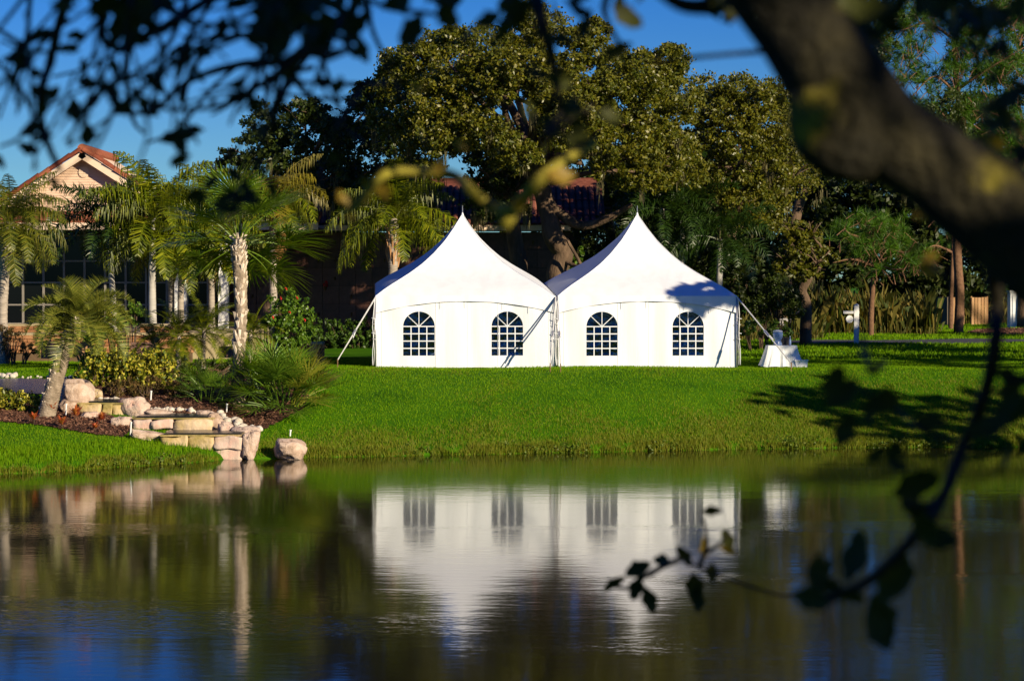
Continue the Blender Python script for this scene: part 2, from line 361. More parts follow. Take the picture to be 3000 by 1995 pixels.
    greywood=mat('dark_board', [(0.1, 0.08, 0.06), (0.16, 0.13, 0.1)], 0.9, 3, 0.3, stretch=(4, 4, 0.4), island=0.3),  # darker grey-brown tone for the enclosure's side boards and the tabletop
    cloth=mat('white_tablecloth', [(0.7, 0.72, 0.72), (0.78, 0.8, 0.8)], 0.8, 3, 0.2, 6),
    blue_glass=mat('blue_drink_jar', (0.25, 0.36, 0.6), 0.12, spec=0.6),
    plastic=mat('white_plastic', (0.72, 0.74, 0.76), 0.45),
    graystone=mat('grey_granite', [(0.26, 0.25, 0.25), (0.4, 0.38, 0.37)], 0.7, 9, 0.2),
    pinkstone=mat('pink_granite', [(0.36, 0.25, 0.2), (0.48, 0.34, 0.28)], 0.7, 8, 0.2),
    brownstone=mat('brown_granite_block', [(0.13, 0.07, 0.055), (0.2, 0.11, 0.085)], 0.6, 7, 0.2),
    black=mat('black_plastic', (0.015, 0.015, 0.017), 0.5),
)

# ------------------------------------------------------------------ ground, pond, paths
xs = np.concatenate([[-700, -350, -180, -110, -70, -50, -40, -32, -27, -23], np.arange(-20, 20.01, 0.25), [23, 27, 32, 40, 50, 70, 110, 180, 350, 700]])
ys_ = np.concatenate([[-200, -80, -30, -10], np.arange(0, 26, 1.5), np.arange(26, 58, 4), np.arange(59, 75, 0.16), np.arange(75, 92, 0.5), np.arange(92, 180, 2.5), [200, 260, 400, 700, 1500]])
XX, YY = np.meshgrid(xs, ys_); ZZ = terr(XX, YY)
V = np.stack([XX, YY, ZZ], -1).reshape(-1, 3); nx = len(xs); Fq = []
for j in range(len(ys_) - 1):
    for i in range(nx - 1):
        a = j * nx + i; Fq.append((a, a + 1, a + nx + 1, a + nx))
gm = bpy.data.meshes.new('ground'); gm.from_pydata([tuple(v) for v in V], [], Fq)
tag(link('ground', gm, M['ground'], smooth=True), kind='structure')
wm = bpy.data.meshes.new('pond_water'); wm.from_pydata([(-300, 9, 0), (300, 9, 0), (300, 74.5, 0), (-300, 74.5, 0)], [], [(0, 1, 2, 3)])
tag(link('pond_water', wm, M['water']), kind='structure')
def sheet(name, poly, m, dz=0.02, res=0.16, kind='structure'):
    xs = [p[0] for p in poly]; ys = [p[1] for p in poly]
    gx = np.arange(min(xs), max(xs) + res, res); gy = np.arange(min(ys), max(ys) + res, res)
    A, B = np.meshgrid(gx, gy); ins = inpoly(A[:-1, :-1] + res / 2, B[:-1, :-1] + res / 2, poly)
    Z = terr(A, B) + dz; V = np.stack([A, B, Z], -1).reshape(-1, 3); n = len(gx)
    Fc = [(j * n + i, j * n + i + 1, (j + 1) * n + i + 1, (j + 1) * n + i) for j in range(len(gy) - 1) for i in range(n - 1) if ins[j, i]]
    me = bpy.data.meshes.new(name); me.from_pydata([tuple(v) for v in V], [], Fc)
    return tag(link(name, me, m, smooth=True), kind=kind)
BED_A = gpoly([(270, 1120), (470, 1085), (690, 1085), (870, 1110), (905, 1170), (880, 1205), (780, 1258), (690, 1300), (600, 1300), (500, 1250), (380, 1215), (270, 1200)])
BED_B = gpoly([(-40, 1180), (110, 1175), (240, 1185), (330, 1225), (390, 1262), (360, 1284), (250, 1272), (110, 1247), (-40, 1232)])
STREAM = gpoly([(-60, 1112), (110, 1112), (230, 1120), (235, 1150), (150, 1160), (-60, 1150)])
BED_C = gpoly([(2170, 958), (2420, 958), (2390, 968), (2180, 985)])
BED_D = gpoly([(2830, 975), (2860, 966), (3080, 964), (3080, 982), (2900, 979)])
sheet('mulch_bed', BED_A, M['mulch'], 0.03); sheet('mulch_bed', BED_B, M['mulch'], 0.03)
sheet('stream_water', STREAM, M['still'], 0.04)
sheet('mulch_bed', BED_C, M['mulch'], 0.02, 0.5); sheet('mulch_bed', BED_D, M['mulch'], 0.02, 0.5)
pth = gpoly([(2300, 1008), (2600, 1006), (3200, 1003), (3200, 995), (2600, 998), (2300, 1000)])
sheet('path', pth, M['path'], 0.03, 0.5)
def chips(poly, n):
    bx = [p[0] for p in poly]; by = [p[1] for p in poly]
    X = npr.uniform(min(bx), max(bx), n); Y = npr.uniform(min(by), max(by), n); k = inpoly(X, Y, poly); X = X[k]; Y = Y[k]
    c = np.stack([X, Y, terr(X, Y) + 0.05], -1)
    return leaves(c, 0.13, 0.05, np.tile([0, -0.3, 0.9], (len(c), 1)), 0.6)
me = mesh_np('mulch_chips', np.concatenate([chips(BED_A, 12000), chips(BED_B, 7000), chips(BED_D, 5000)]), 4)
tag(link('mulch_chips', me, M['chip']), kind='stuff')
# grass blades
def blades(n, y0, y1, h0, h1, wd, keep, lean=0.5):
    Y = npr.uniform(y0, y1, n); X = npr.uniform(-0.225, 0.225, n) * Y
    k = keep(X, Y)
    for pl in (BED_A, BED_B, STREAM, pth, BED_C, BED_D): k &= ~inpoly(X, Y, pl)
    X = X[k]; Y = Y[k]; n = len(X); Z = terr(X, Y) - 0.01
    h = npr.uniform(h0, h1, n); a = npr.uniform(0, 2 * math.pi, n); b = npr.uniform(0, 2 * math.pi, n); l = npr.uniform(0.1, lean, n) * h
    base = np.stack([X, Y, Z], -1); s = np.stack([np.cos(a), np.sin(a), 0 * a], -1) * wd
    tip = base + np.stack([np.cos(b) * l, np.sin(b) * l, h], -1)
    return np.stack([base - s, base + s, tip], 1)
dsh = lambda X, Y: Y - shore(X)
nzg = lambda X, Y: np.sin(X * 1.3 + 0.7 * np.sin(Y * 1.1)) * np.sin(Y * 0.9 + X * 0.4)
g1 = blades(330000, 61, 92, 0.03, 0.08, 0.013, lambda X, Y: dsh(X, Y) > 0.4 + 0.5 * npr.rand(len(X)))
g2 = blades(120000, 90, 165, 0.06, 0.16, 0.03, lambda X, Y: X > -2)
g4 = blades(60000, 61, 68, 0.08, 0.2, 0.011, lambda X, Y: (dsh(X, Y) > 0.05) & (dsh(X, Y) < 3.2) & (X < -8.1))
wornp = [(npr.uniform(-7, 15), npr.uniform(70, 86), npr.uniform(0.5, 1.6)) for _ in range(26)]
def worn(X, Y):
    k = np.zeros(X.shape, bool)
    for a, b, q in wornp: k |= ((X - a) ** 2 + ((Y - b) * 0.6) ** 2) < (q * npr.uniform(0.2, 1, X.shape)) ** 2
    return k & (dsh(X, Y) > 0.5)
g6 = blades(160000, 66, 92, 0.03, 0.08, 0.013, worn, 0.8)
tag(link('lawn_grass', mesh_np('lawn_grass', np.concatenate([g1, g2, g4]), 3), M['grass']), kind='stuff')
g3 = blades(300000, 66, 78, 0.05, 0.14, 0.011, lambda X, Y: (dsh(X, Y) > 0.05) & (X > -7.2) & (dsh(X, Y) + 1.6 * nzg(X, Y) + npr.normal(size=len(X)) * 1.3 < np.interp(X, [-7, 0, 6, 15], [0.9, 1.2, 2.6, 4.5])))
g5 = blades(900000, 61, 76, 0.06, 0.2, 0.012, lambda X, Y: (dsh(X, Y) > -0.06) & (dsh(X, Y) < 0.25 + 0.3 * np.sin(X * 1.9 + np.sin(X * 5.1)) * np.sin(X * 0.7)) & ((X < -8.1) | (X > -6.6)))
tag(link('bank_grass', mesh_np('bank_grass', np.concatenate([g3, g5, g6]), 3), M['drygrass']), kind='stuff')
# leafy weeds along the waterline
X = npr.uniform(-15, 17, 900); Yb = shore(X) + npr.uniform(0.0, 0.3, 900) + 0.3 * (npr.rand(900) < 0.1)
bl = [((x, y, tz(x, y) + 0.03), (0.13, 0.13, 0.08)) for x, y in zip(X, Yb) if (x < -8.3 or x > -6.4) and math.sin(x * 1.7) + math.sin(x * 0.6 + 1) > 0.2]
tag(link('waterline_weeds', mesh_np('waterline_weeds', leafcloud(bl, 14, 0.08, 0.05, 4), 4), M['weed']), kind='stuff')

# ------------------------------------------------------------------ tents
HX = [0, 0.06, 0.11, 0.208, 0.34, 0.46, 0.6, 0.72, 0.82, 0.9, 1.0]
HY = [246, 221, 200, 164, 126, 97, 70, 50, 34, 20, 0]
def roof_g(u): return 1 - np.interp(u, HX, HY) / 246.0
TW = 3.05
def tent(px0, px1, Y0, rz, wins, label, guy_left, guy_right):
    c = (px0 + px1) / 2; base = P(c, 1078, Y0); gz = base.z
    T = empty('peaked_tent', (base.x, base.y, gz), label, 'tent', 'white peaked tents on the lawn', rz)
    s = (px1 - px0) * mpp(Y0) / 2 / TW
    W_ = TW * s; ZE = 210 * mpp(Y0); ZP = ZE + 247 * mpp(Y0); TI = 0.44; D_ = 2 * W_
    # local: x right, y back from the front wall (0..D_)
    def rp(a, b):
        u = max(abs(a), abs(b))
        if u < 1e-6: return (0, W_, ZP + TI / 2)
        ee = ZE + TI * (b / u + 1) / 2; zp = ZP
        return (a * W_, W_ + b * W_, zp - (zp - ee) * float(roof_g(u)))
    NN = 24; tt = []
    for k in range(NN + 1): tt.append((k / NN) ** 1.3)
    for nm, fr in (('front', lambda u, v: (v, -u)), ('right', lambda u, v: (u, v)), ('back', lambda u, v: (-v, u)), ('left', lambda u, v: (-u, -v))):
        mb = MB(); V = []; Fc = []; m = 12
        for i in range(NN + 1):
            u = 0.006 + tt[i] * 0.994
            for j in range(m + 1):
                a, b = fr(u, u * (2 * j / m - 1)); p = rp(a, b)
                sag = -0.05 * math.sin(math.pi * j / m) * math.sin(math.pi * u)
                V.append((p[0], p[1], p[2] + sag))
        for i in range(NN):
            for j in range(m):
                q = i * (m + 1) + j; Fc.append((q, q + m + 1, q + m + 2, q + 1))
        mb.add(V, Fc); mb.obj('roof_panel', M['canvas'], T, True)
    # front wall with arched openings
    H = ZE - 0.01
    ww, zb, zs, zt = 1.07 * s / 2, 0.42, 1.41, 1.915       # half width, sill, springing, crown
    def arch(x, cx):
        k = min(1, abs(x - cx) / ww); return zs + (zt - zs) * math.sqrt(max(0, 1 - k * k))
    def wob(x, z): return 0.035 * math.sin(x * 4.2 + 0.6 * z + 2 * noise.noise((x * 0.5, 1, px0))) * (0.35 + 0.65 * abs(noise.noise((x * 0.7, 9, px0)))) + 0.03 * noise.noise((x * 1.6, z * 0.5, px0)) + 0.02 * math.sin(x * 9 + z) * max(0, noise.noise((x * 0.8, 3, px0))) - 0.02 * (1 - z / H) * math.sin(x * 2.2 + px0)
    cols = sorted(set([round(v, 4) for v in np.linspace(-W_, W_, 90)] + [round(cx + ww * k, 4) for cx in wins for k in np.sin(np.linspace(-math.pi / 2, math.pi / 2, 19))]))
    V = []; Fc = []
    def strip(x0, x1, a0, a1, b0, b1, n):
        for k in range(n):
            q = []
            for x, lo, hi in ((x0, a0, b0), (x1, a1, b1)):
                for t in (k / n, (k + 1) / n):
                    z = lo + (hi - lo) * t; q.append((x, wob(x, z), z))
            b = len(V); V.extend(q); Fc.append((b, b + 2, b + 3, b + 1))
    for x0, x1 in zip(cols[:-1], cols[1:]):
        mid = (x0 + x1) / 2; cx = next((q for q in wins if abs(mid - q) < ww), None)
        sk = lambda x: 0.015 + 0.02 * noise.noise((x * 1.2, 7, px0))
        if cx is None: strip(x0, x1, sk(x0), sk(x1), H, H, 10)
        else:
            strip(x0, x1, sk(x0), sk(x1), zb, zb, 2); strip(x0, x1, arch(x0, cx), arch(x1, cx), H, H, 4)
    MB().add(V, Fc).obj('front_wall', M['canvas'], T, False)
    for nm, p0, p1 in (('side_wall', (-W_, 0), (-W_, D_)), ('side_wall', (W_, 0), (W_, D_)), ('back_wall', (-W_, D_), (W_, D_))):
        V = []; Fc = []; n = 24
        for k in range(n + 1):
            t = k / n; x = p0[0] + (p1[0] - p0[0]) * t; y = p0[1] + (p1[1] - p0[1]) * t
            o = 0.03 * math.sin(t * 40); zz = ZE - 0.01 + TI * y / D_
            V += [(x + (o if p0[0] == p1[0] else 0), y + (o if p0[1] == p1[1] else 0), 0.0), (x, y, zz)]
        for k in range(n): Fc.append((2 * k, 2 * k + 2, 2 * k + 3, 2 * k + 1))
        MB().add(V, Fc).obj(nm, M['canvas'], T)
    # valance with arched lower edge
    V = []; Fc = []; n = 60
    for k in range(n + 1):
        x = W_ * (2 * k / n - 1); q = x / W_
        V += [(x, -0.035 - 0.012 * math.sin(x * 7), ZE + 0.012), (x, -0.05 - 0.012 * math.sin(x * 7), ZE - 0.17 - 0.40 * abs(q) ** 2.1)]
    for k in range(n): Fc.append((2 * k, 2 * k + 1, 2 * k + 3, 2 * k + 2))
    MB().add(V, Fc).obj('valance', M['canvas'], T)
    mb = MB()
    for q in (-0.28, 0.0, 0.42, 0.7): mb.tube([(q * W_, -0.065, ZE - 0.16 - 0.40 * abs(q) ** 2.1), (q * W_ + 0.01, -0.07, ZE - 0.38 - 0.40 * abs(q) ** 2.1)], 0.007, 4)
    for k in range(40):
        q0, q1 = k / 20 - 1, (k + 1) / 20 - 1
        mb.tube([(q * W_, -0.058 - 0.012 * math.sin(q * W_ * 7), ZE - 0.17 - 0.40 * abs(q) ** 2.1) for q in (q0, q1)], 0.004, 4, False)
    mb.obj('valance_cord', M['strap'], T)
    for q in (-0.33, 0.02, 0.36, -0.93, 0.93):
        mb = MB(); mb.tube([(q * W_, wob(q * W_, z) - 0.004, z) for z in np.linspace(0.05, H - 0.2, 9)], 0.010, 4, False); mb.obj('seam', M['canvas'], T)
    for sa, sb in ((-1, -1), (1, -1)):
        mb = MB(); mb.tube([rp(sa * u, sb * u) for u in np.linspace(0.01, 1, 22)], 0.016, 5, False); mb.obj('hip_seam', M['canvas'], T)
    MB().tube([(x, wob(x, 0.1) - 0.006, 0.09) for x in np.linspace(-W_, W_, 60)], 0.008, 4, False).obj('hem', M['canvas'], T)
    # windows
    for cx in wins:
        Wd = link('window', None, None, T); Wd.location = (cx, 0, 0)
        fx = [-ww, -ww / 2, 0, ww / 2, ww]; fz = list(np.linspace(zb, zs, 5))
        for i in range(4):
            for j in range(4):
                V = [(fx[i], 0.05, fz[j]), (fx[i + 1], 0.05, fz[j]), (fx[i + 1], 0.05, fz[j + 1]), (fx[i], 0.05, fz[j + 1])]
                V = [(x, y + 0.012 * noise.noise((x * 3 + cx, z * 2, px0)), z) for x, y, z in V]
                MB().add(V, [(0, 1, 2, 3)]).obj('pane', M['vinyl'], Wd)
        for k in range(4):
            a0, a1 = math.pi * k / 4, math.pi * (k + 1) / 4; V = [(0, 0.05, zs)]
            for q in range(7):
                a = a0 + (a1 - a0) * q / 6; V.append((ww * math.cos(a), 0.05, zs + (zt - zs) * math.sin(a)))
            MB().add(V, [tuple(range(8))]).obj('pane', M['vinyl'], Wd)
        mb = MB(); tk = 0.034
        for x in fx[1:4]: mb.box((x, 0.03, (zb + zs) / 2), (tk, 0.014, zs - zb))
        for z in fz[1:]: mb.box((0, 0.026, z), (2 * ww, 0.012, tk))
        for k in (1, 2, 3):
            a = math.pi * k / 4; e = Vector((ww * math.cos(a), 0.03, zs + (zt - zs) * math.sin(a)))
            mb.tube([(0, 0.032, zs), e], 0.017, 4)
        mb.obj('muntin', M['canvas'], Wd)
    # poles, straps, finial
    for x, y in ((-W_, -0.05), (W_, -0.05), (-W_, D_ + 0.05), (W_, D_ + 0.05)):
        MB().tube([(x, y, -0.05 + (0.3 if y > 1 else 0)), (x, y, ZE - 0.02 + (TI if y > 1 else 0))], 0.03, 8).obj('pole', M['alu'], T, True)
    for x in (-W_, W_):
        sg = 1 if x > 0 else -1
        for k in range(2):
            mb = MB(); o = sg * (0.05 + 0.03 * k)
            pts = [(x + o * 0.3, -0.09 - 0.02 * k, ZE - 0.06)] + [(x + o + rnd.uniform(-.03, .03), -0.1 - 0.02 * k + rnd.uniform(-.02, .02), ZE - 0.1 - q * (ZE - 0.2) / 5) for q in range(1, 6)]
            mb.tube(curve(pts, 4), 0.012, 5)
            for q in (1.0, 1.5): mb.tube([(x + o - 0.07, -0.11, q + 0.2 * k), (x + o + 0.07, -0.12, q - 0.03 + 0.2 * k)], 0.014, 4)
            mb.obj('tie_strap', M['canvas'] if k else M['strap'], T, True)
    MB().tube([(0, W_, ZP - 0.1), (0, W_, ZP + 0.16), (0, W_, ZP + 0.30)], [0.018, 0.014, 0.01], 6).obj('finial', M['alu'], T)
    MB().lathe((0, W_, ZP - 0.14), [(0.05, 0), (0.045, 0.12), (0.018, 0.2)], 10).obj('peak_cap', M['canvas'], T)
    # guy straps with stakes
    for side, (gx, gy) in (('l', guy_left), ('r', guy_right)) if guy_right else (('l', guy_left),) if guy_left else ():
        st = G(gx, gy); st = st - Vector(T.location)
        st = Vector((st.x * math.cos(-rz) - st.y * math.sin(-rz), st.x * math.sin(-rz) + st.y * math.cos(-rz), st.z))
        x = -W_ if side == 'l' else W_
        a = Vector((x, -0.08, ZE - 0.03)); b = st + Vector((0, 0, 0.26))
        mb = MB(); mb.tube([a, a.lerp(b, 0.55), b], [0.026, 0.024, 0.018], 5); g = mb.obj('guy_strap', M['strap'], T)
        mid = a.lerp(b, 0.52); mb = MB(); mb.tube([mid, a.lerp(b, 0.60)], [0.045, 0.045], 6); mb.obj('ratchet', M['alu'], g)
        mb = MB(); mb.tube([a.lerp(b, 0.56) + Vector((0.03, -0.02, 0)), a.lerp(b, 0.64) + Vector((0.06, -0.03, -0.02))], 0.015, 4); mb.obj('strap_tail', M['canvas'], g)
        MB().tube([st + Vector((0, 0, -0.1)), st + Vector((0, 0, 0.29))], 0.02, 6).obj('stake', M['rust'], T)
    return T
def wl(px, c): return (px - c) * mpp(82)
tent(1101, 1628, 82.0, R(3.2), (wl(1227.5, 1364.5), wl(1486.5, 1364.5)), 'white peaked tent on the left, its guy strap pegged towards the palms', (989, 1078), (1612, 1090))
tent(1633, 2160, 82.3, R(3.6), (wl(1762.5, 1896.5), wl(2017, 1896.5)), 'white peaked tent on the right with leaf shade across its roof corner', (1642, 1092), (2318, 1088))

for px_, lab in ((1486.5, 'white-clothed round table glimpsed through the right window of the left tent'), (2010, 'white-clothed round table glimpsed through the right window of the right tent')):
    b = P(px_, 1078, 83.6); t_ = empty('round_table', (b.x, 83.6, tz(b.x, 83.6)), lab, 'table', 'tables inside the tents')
    V = []; n = 48
    for z_, r0_, a_ in ((0.76, 0.62, 0), (0.74, 0.65, 0.0), (0.5, 0.67, 0.02), (0.02, 0.72, 0.07)):
        V += [((r0_ + a_ * math.sin(k * 2 * math.pi / n * 9)) * math.cos(2 * math.pi * k / n), (r0_ + a_ * math.sin(k * 2 * math.pi / n * 9)) * math.sin(2 * math.pi * k / n), z_) for k in range(n)]
    MB().add(V, [(j * n + k, j * n + n + k, j * n + n + (k + 1) % n, j * n + (k + 1) % n) for j in range(3) for k in range(n)] + [tuple(range(n))]).obj('tablecloth', M['cloth'], t_, True)
    MB().lathe((0, 0, 0.76), [(0.06, 0), (0.04, 0.05), (0.08, 0.18), (0.1, 0.26)], 12).obj('centrepiece', M['plastic'], t_, True)
# ------------------------------------------------------------------ brick planters, buildings
def px_box(mb, x0, y0, x1, y1, Y, depth, jit=0):
    a = P(x0, y1, Y); b = P(x1, y0, Y)
    return mb.box(((a.x + b.x) / 2, Y + depth / 2, (a.z + b.z) / 2), (b.x - a.x, depth, b.z - a.z), 0, jit)
def brick_wall(x0, y0, x1, y1, Y, depth, label, cap=True, course=0.13, bl=0.42):
    a = P(x0, y1, Y); b = P(x1, y0, Y); root = empty('brick_planter', (a.x, Y, a.z), label, 'brick wall', 'brick planter walls')
    L = b.x - a.x; H = b.z - a.z
    MB().box((L / 2, depth / 2 + 0.02, H / 2 - 0.2), (L - 0.02, depth, H + 0.4 - 0.02)).obj('core', M['mortar'], root)
    meshes = []
    for k in range(5):
        mb = MB(); mb.box((0, 0, 0), (1, 1, 1), 0, 0.025); meshes.append(mb.mesh('brick'))
    nc = max(1, round(H / course)); ch = H / nc
    for r in range(nc):
        x = -rnd.uniform(0.0, bl * 0.5)
        while x < L:
            l = bl * rnd.uniform(0.6, 1.3); xa, xb = max(0, x), min(L, x + l)
            if xb - xa > 0.06:
                o = link('brick', rnd.choice(meshes), M['brick'], root)
                pr = rnd.uniform(0.0, 0.03)
                o.location = ((xa + xb) / 2, 0.02 - pr, (r + 0.5) * ch); o.scale = (xb - xa - 0.018, 0.14, ch - 0.016)
            x += l
    # end faces
    for xe in (0, L):
        for r in range(nc):
            o = link('brick', rnd.choice(meshes), M['brick'], root); o.location = (xe, depth / 2 + 0.05, (r + 0.5) * ch); o.scale = (0.1, depth - 0.1, ch - 0.016)
    if cap: MB().box((L / 2, depth / 2 - 0.02, H + 0.04), (L + 0.1, depth + 0.12, 0.08), 0, 0.008).obj('coping', M['cap'], root)
    return root
brick_wall(-40, 982, 560, 1034, 87, 0.45, 'long low reddish brick retaining wall behind the yellow-green hedge')
brick_wall(412, 955, 545, 975, 89.2, 0.45, 'short upper brick planter at the foot of the smooth grey palm trunk')
brick_wall(905, 1010, 941, 1046, 84.5, 0.9, 'small brick pier beside the hibiscus bush', True)
brick_wall(15, 955, 175, 975, 90, 0.4, 'upper brick planter below the dark glass front')
mb = MB(); a = P(-60, 978, 89.6); b = P(690, 978, 89.6)
mb.box(((a.x + b.x) / 2 - 5, 100, 2.5), (b.x - a.x + 10, 20.0, 1.0)); tag(mb.obj('terrace', M['cap']), kind='structure')
BY = 104.0
def leftbuilding():
    base = P(330, 945, BY); B = empty('gabled_building', (base.x, BY, 3.0), 'peach gabled building with clay tile rakes and dark glass front behind the palms', 'building')
    add = lambda mb, n, m, par=None, **k: atop(mb.obj(n, m), B)
    pk = P(247, 462, BY); sl_ = 0.64
    def half(z): return (pk.z - z) / sl_
    z0 = P(0, 622, BY).z; nb = 20; bh = (pk.z - z0) / nb
    # siding boards of the gable
    for k in range(nb):
        za, zb = z0 + k * bh, z0 + (k + 1) * bh - 0.012
        ha, hb = half(za), max(0.02, half(zb))
        mb = MB(); mb.prism([(pk.x - ha, BY, za), (pk.x + ha, BY, za), (pk.x + hb, BY + 0.02, zb), (pk.x - hb, BY + 0.02, zb)], (0, 0.12, 0))
        add(mb, 'siding_board', M['stucco'])
    mb = MB(); mb.prism([(pk.x - half(z0), BY + 0.1, z0), (pk.x + half(z0), BY + 0.1, z0), (pk.x, BY + 0.1, pk.z)], (0, 0.2, 0)); add(mb, 'gable_wall', M['stucco'])
    # round louvred vent
    vc = P(246, 505, BY); v = add(MB().add([(vc.x + 0.24 * math.cos(t * math.pi / 10), BY - 0.03 + 0, vc.z + 0.24 * math.sin(t * math.pi / 10)) for t in range(20)] + [(vc.x + 0.24 * math.cos(t * math.pi / 10), BY + 0.05, vc.z + 0.24 * math.sin(t * math.pi / 10)) for t in range(20)], [tuple(range(19, -1, -1))] + [(i, (i + 1) % 20, (i + 1) % 20 + 20, i + 20) for i in range(20)]), 'round_vent', M['trim'])
    for k in range(6):
        z = vc.z - 0.18 + k * 0.07; hw = math.sqrt(max(0.01, 0.22 ** 2 - (z - vc.z) ** 2))
        s_ = MB().box((vc.x, BY - 0.045, z), (2 * hw, 0.03, 0.045)).obj('vent_slat', M['trim']); s_.parent = v; s_.location = (0, 0, 0)
    # rakes: fascia, soffit, tiles
    ov = 0.55; ang = math.atan(sl_)
    tm = []
    for k in range(3):
        mb = MB(); prof = [(math.cos(t), math.sin(t)) for t in np.linspace(-0.2, math.pi + 0.2, 8)]
        V = []
        for yy, rr in ((0, 0.19), (0.62, 0.155)): V += [(yy, c * rr, s_ * rr * 0.9) for c, s_ in prof]
        for yy, rr in ((0, 0.16), (0.62, 0.125)): V += [(yy, c * rr, s_ * rr * 0.9) for c, s_ in prof]
        Fc = [(i, i + 1, i + 9, i + 8) for i in range(7)] + [(i + 16, i + 24, i + 25, i + 17) for i in range(7)] + [(i, i + 16, i + 17, i + 1) for i in range(7)]
        mb.add(V, Fc); tm.append(mb.mesh('roof_tile'))
    for sg in (-1, 1):
        L = 6.6; top = Vector((pk.x, BY - ov, pk.z + 0.32))
        dr = Vector((sg * math.cos(ang), 0, -math.sin(ang))); nn = Vector((sg * math.sin(ang), 0, math.cos(ang)))
        mb = MB(); mb.prism([top - nn * 0.08, top + dr * L - nn * 0.08, top + dr * L - nn * 0.36, top - nn * 0.36 + dr * 0.02], (0, 0.06, 0)); add(mb, 'fascia', M['trim'])
        mb = MB(); q = top + Vector((0, 0.07, 0)); mb.prism([q - nn * 0.06, q + dr * L - nn * 0.06, q + dr * L - nn * 0.16, q - nn * 0.16], (0, 9.0, 0)); add(mb, 'roof_slope', M['trim'])
        for k in range(13):
            o = link('roof_tile', tm[k % 3], M['tile'], B)
            p = top + dr * (0.53 * (12 - k) + 0.02) + nn * 0.0 + Vector((0, 0.08, 0))
            o.location = p - Vector(B.location) + nn * 0.01 * (k % 3)
            o.rotation_euler = (0, ang if sg > 0 else math.pi - ang, 0)
            if sg < 0: o.rotation_euler = (math.pi, math.pi + ang, 0); o.rotation_euler = (0, ang, math.pi)
            # local +x runs down the slope
    MB().tube([(pk.x, BY - ov - 0.03, pk.z + 0.36), (pk.x, BY + 8, pk.z + 0.36)], 0.2, 10).obj('ridge_tile', M['tile'], B).location = -Vector(B.location)
    # lower roof and soffit
    zr = P(0, 652, BY).z
    mb = MB(); mb.prism([(-24, BY - 1.6, zr), (-8.2, BY - 1.6, zr), (-8.2, BY + 0.02, z0 + 0.05), (-24, BY + 0.02, z0 + 0.05)], (0, 0.1, -0.18)); add(mb, 'porch_roof', M['tile'])
    mb = MB(); mb.box((-16.1, BY - 1.62, zr - 0.2), (15.8, 0.08, 0.3)); add(mb, 'porch_fascia', M['trim'])
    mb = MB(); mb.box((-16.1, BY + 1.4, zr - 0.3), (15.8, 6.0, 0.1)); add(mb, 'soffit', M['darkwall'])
    # glass front
    GY = BY + 3.2; gx = [67 + 60.2 * k for k in range(-2, 11)]; gy = [690, 765, 828, 893, 948]
    for i in range(len(gx) - 1):
        for j in range(4):
            mb = MB(); px_box(mb, gx[i] + 2, gy[j] + 2, gx[i + 1] - 2, gy[j + 1] - 2, GY + 0.03, 0.03); add(mb, 'pane', M['glass'])
    for x in gx: mb = MB(); px_box(mb, x - 2.6, 680, x + 2.6, 950, GY - 0.02, 0.1); add(mb, 'mullion', M['mullion'])
    for y in gy: mb = MB(); px_box(mb, gx[0], y - 2.2, gx[-1], y + 2.2, GY, 0.06); add(mb, 'transom', M['mullion'])
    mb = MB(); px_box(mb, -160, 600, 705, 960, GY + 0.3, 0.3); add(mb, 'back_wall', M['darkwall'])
    for x0, x1, yy in ((506, 521, 99), (641, 668, 99.6), (536, 546, 102.3)):
        a = P(x0, 950, yy); b = P(x1, 690, yy); add(MB().box(((a.x + b.x) / 2, yy, (3.0 + zr - 0.35) / 2), (b.x - a.x, 0.35, zr - 0.35 - 3.0)), 'column', M['white'])
leftbuilding()
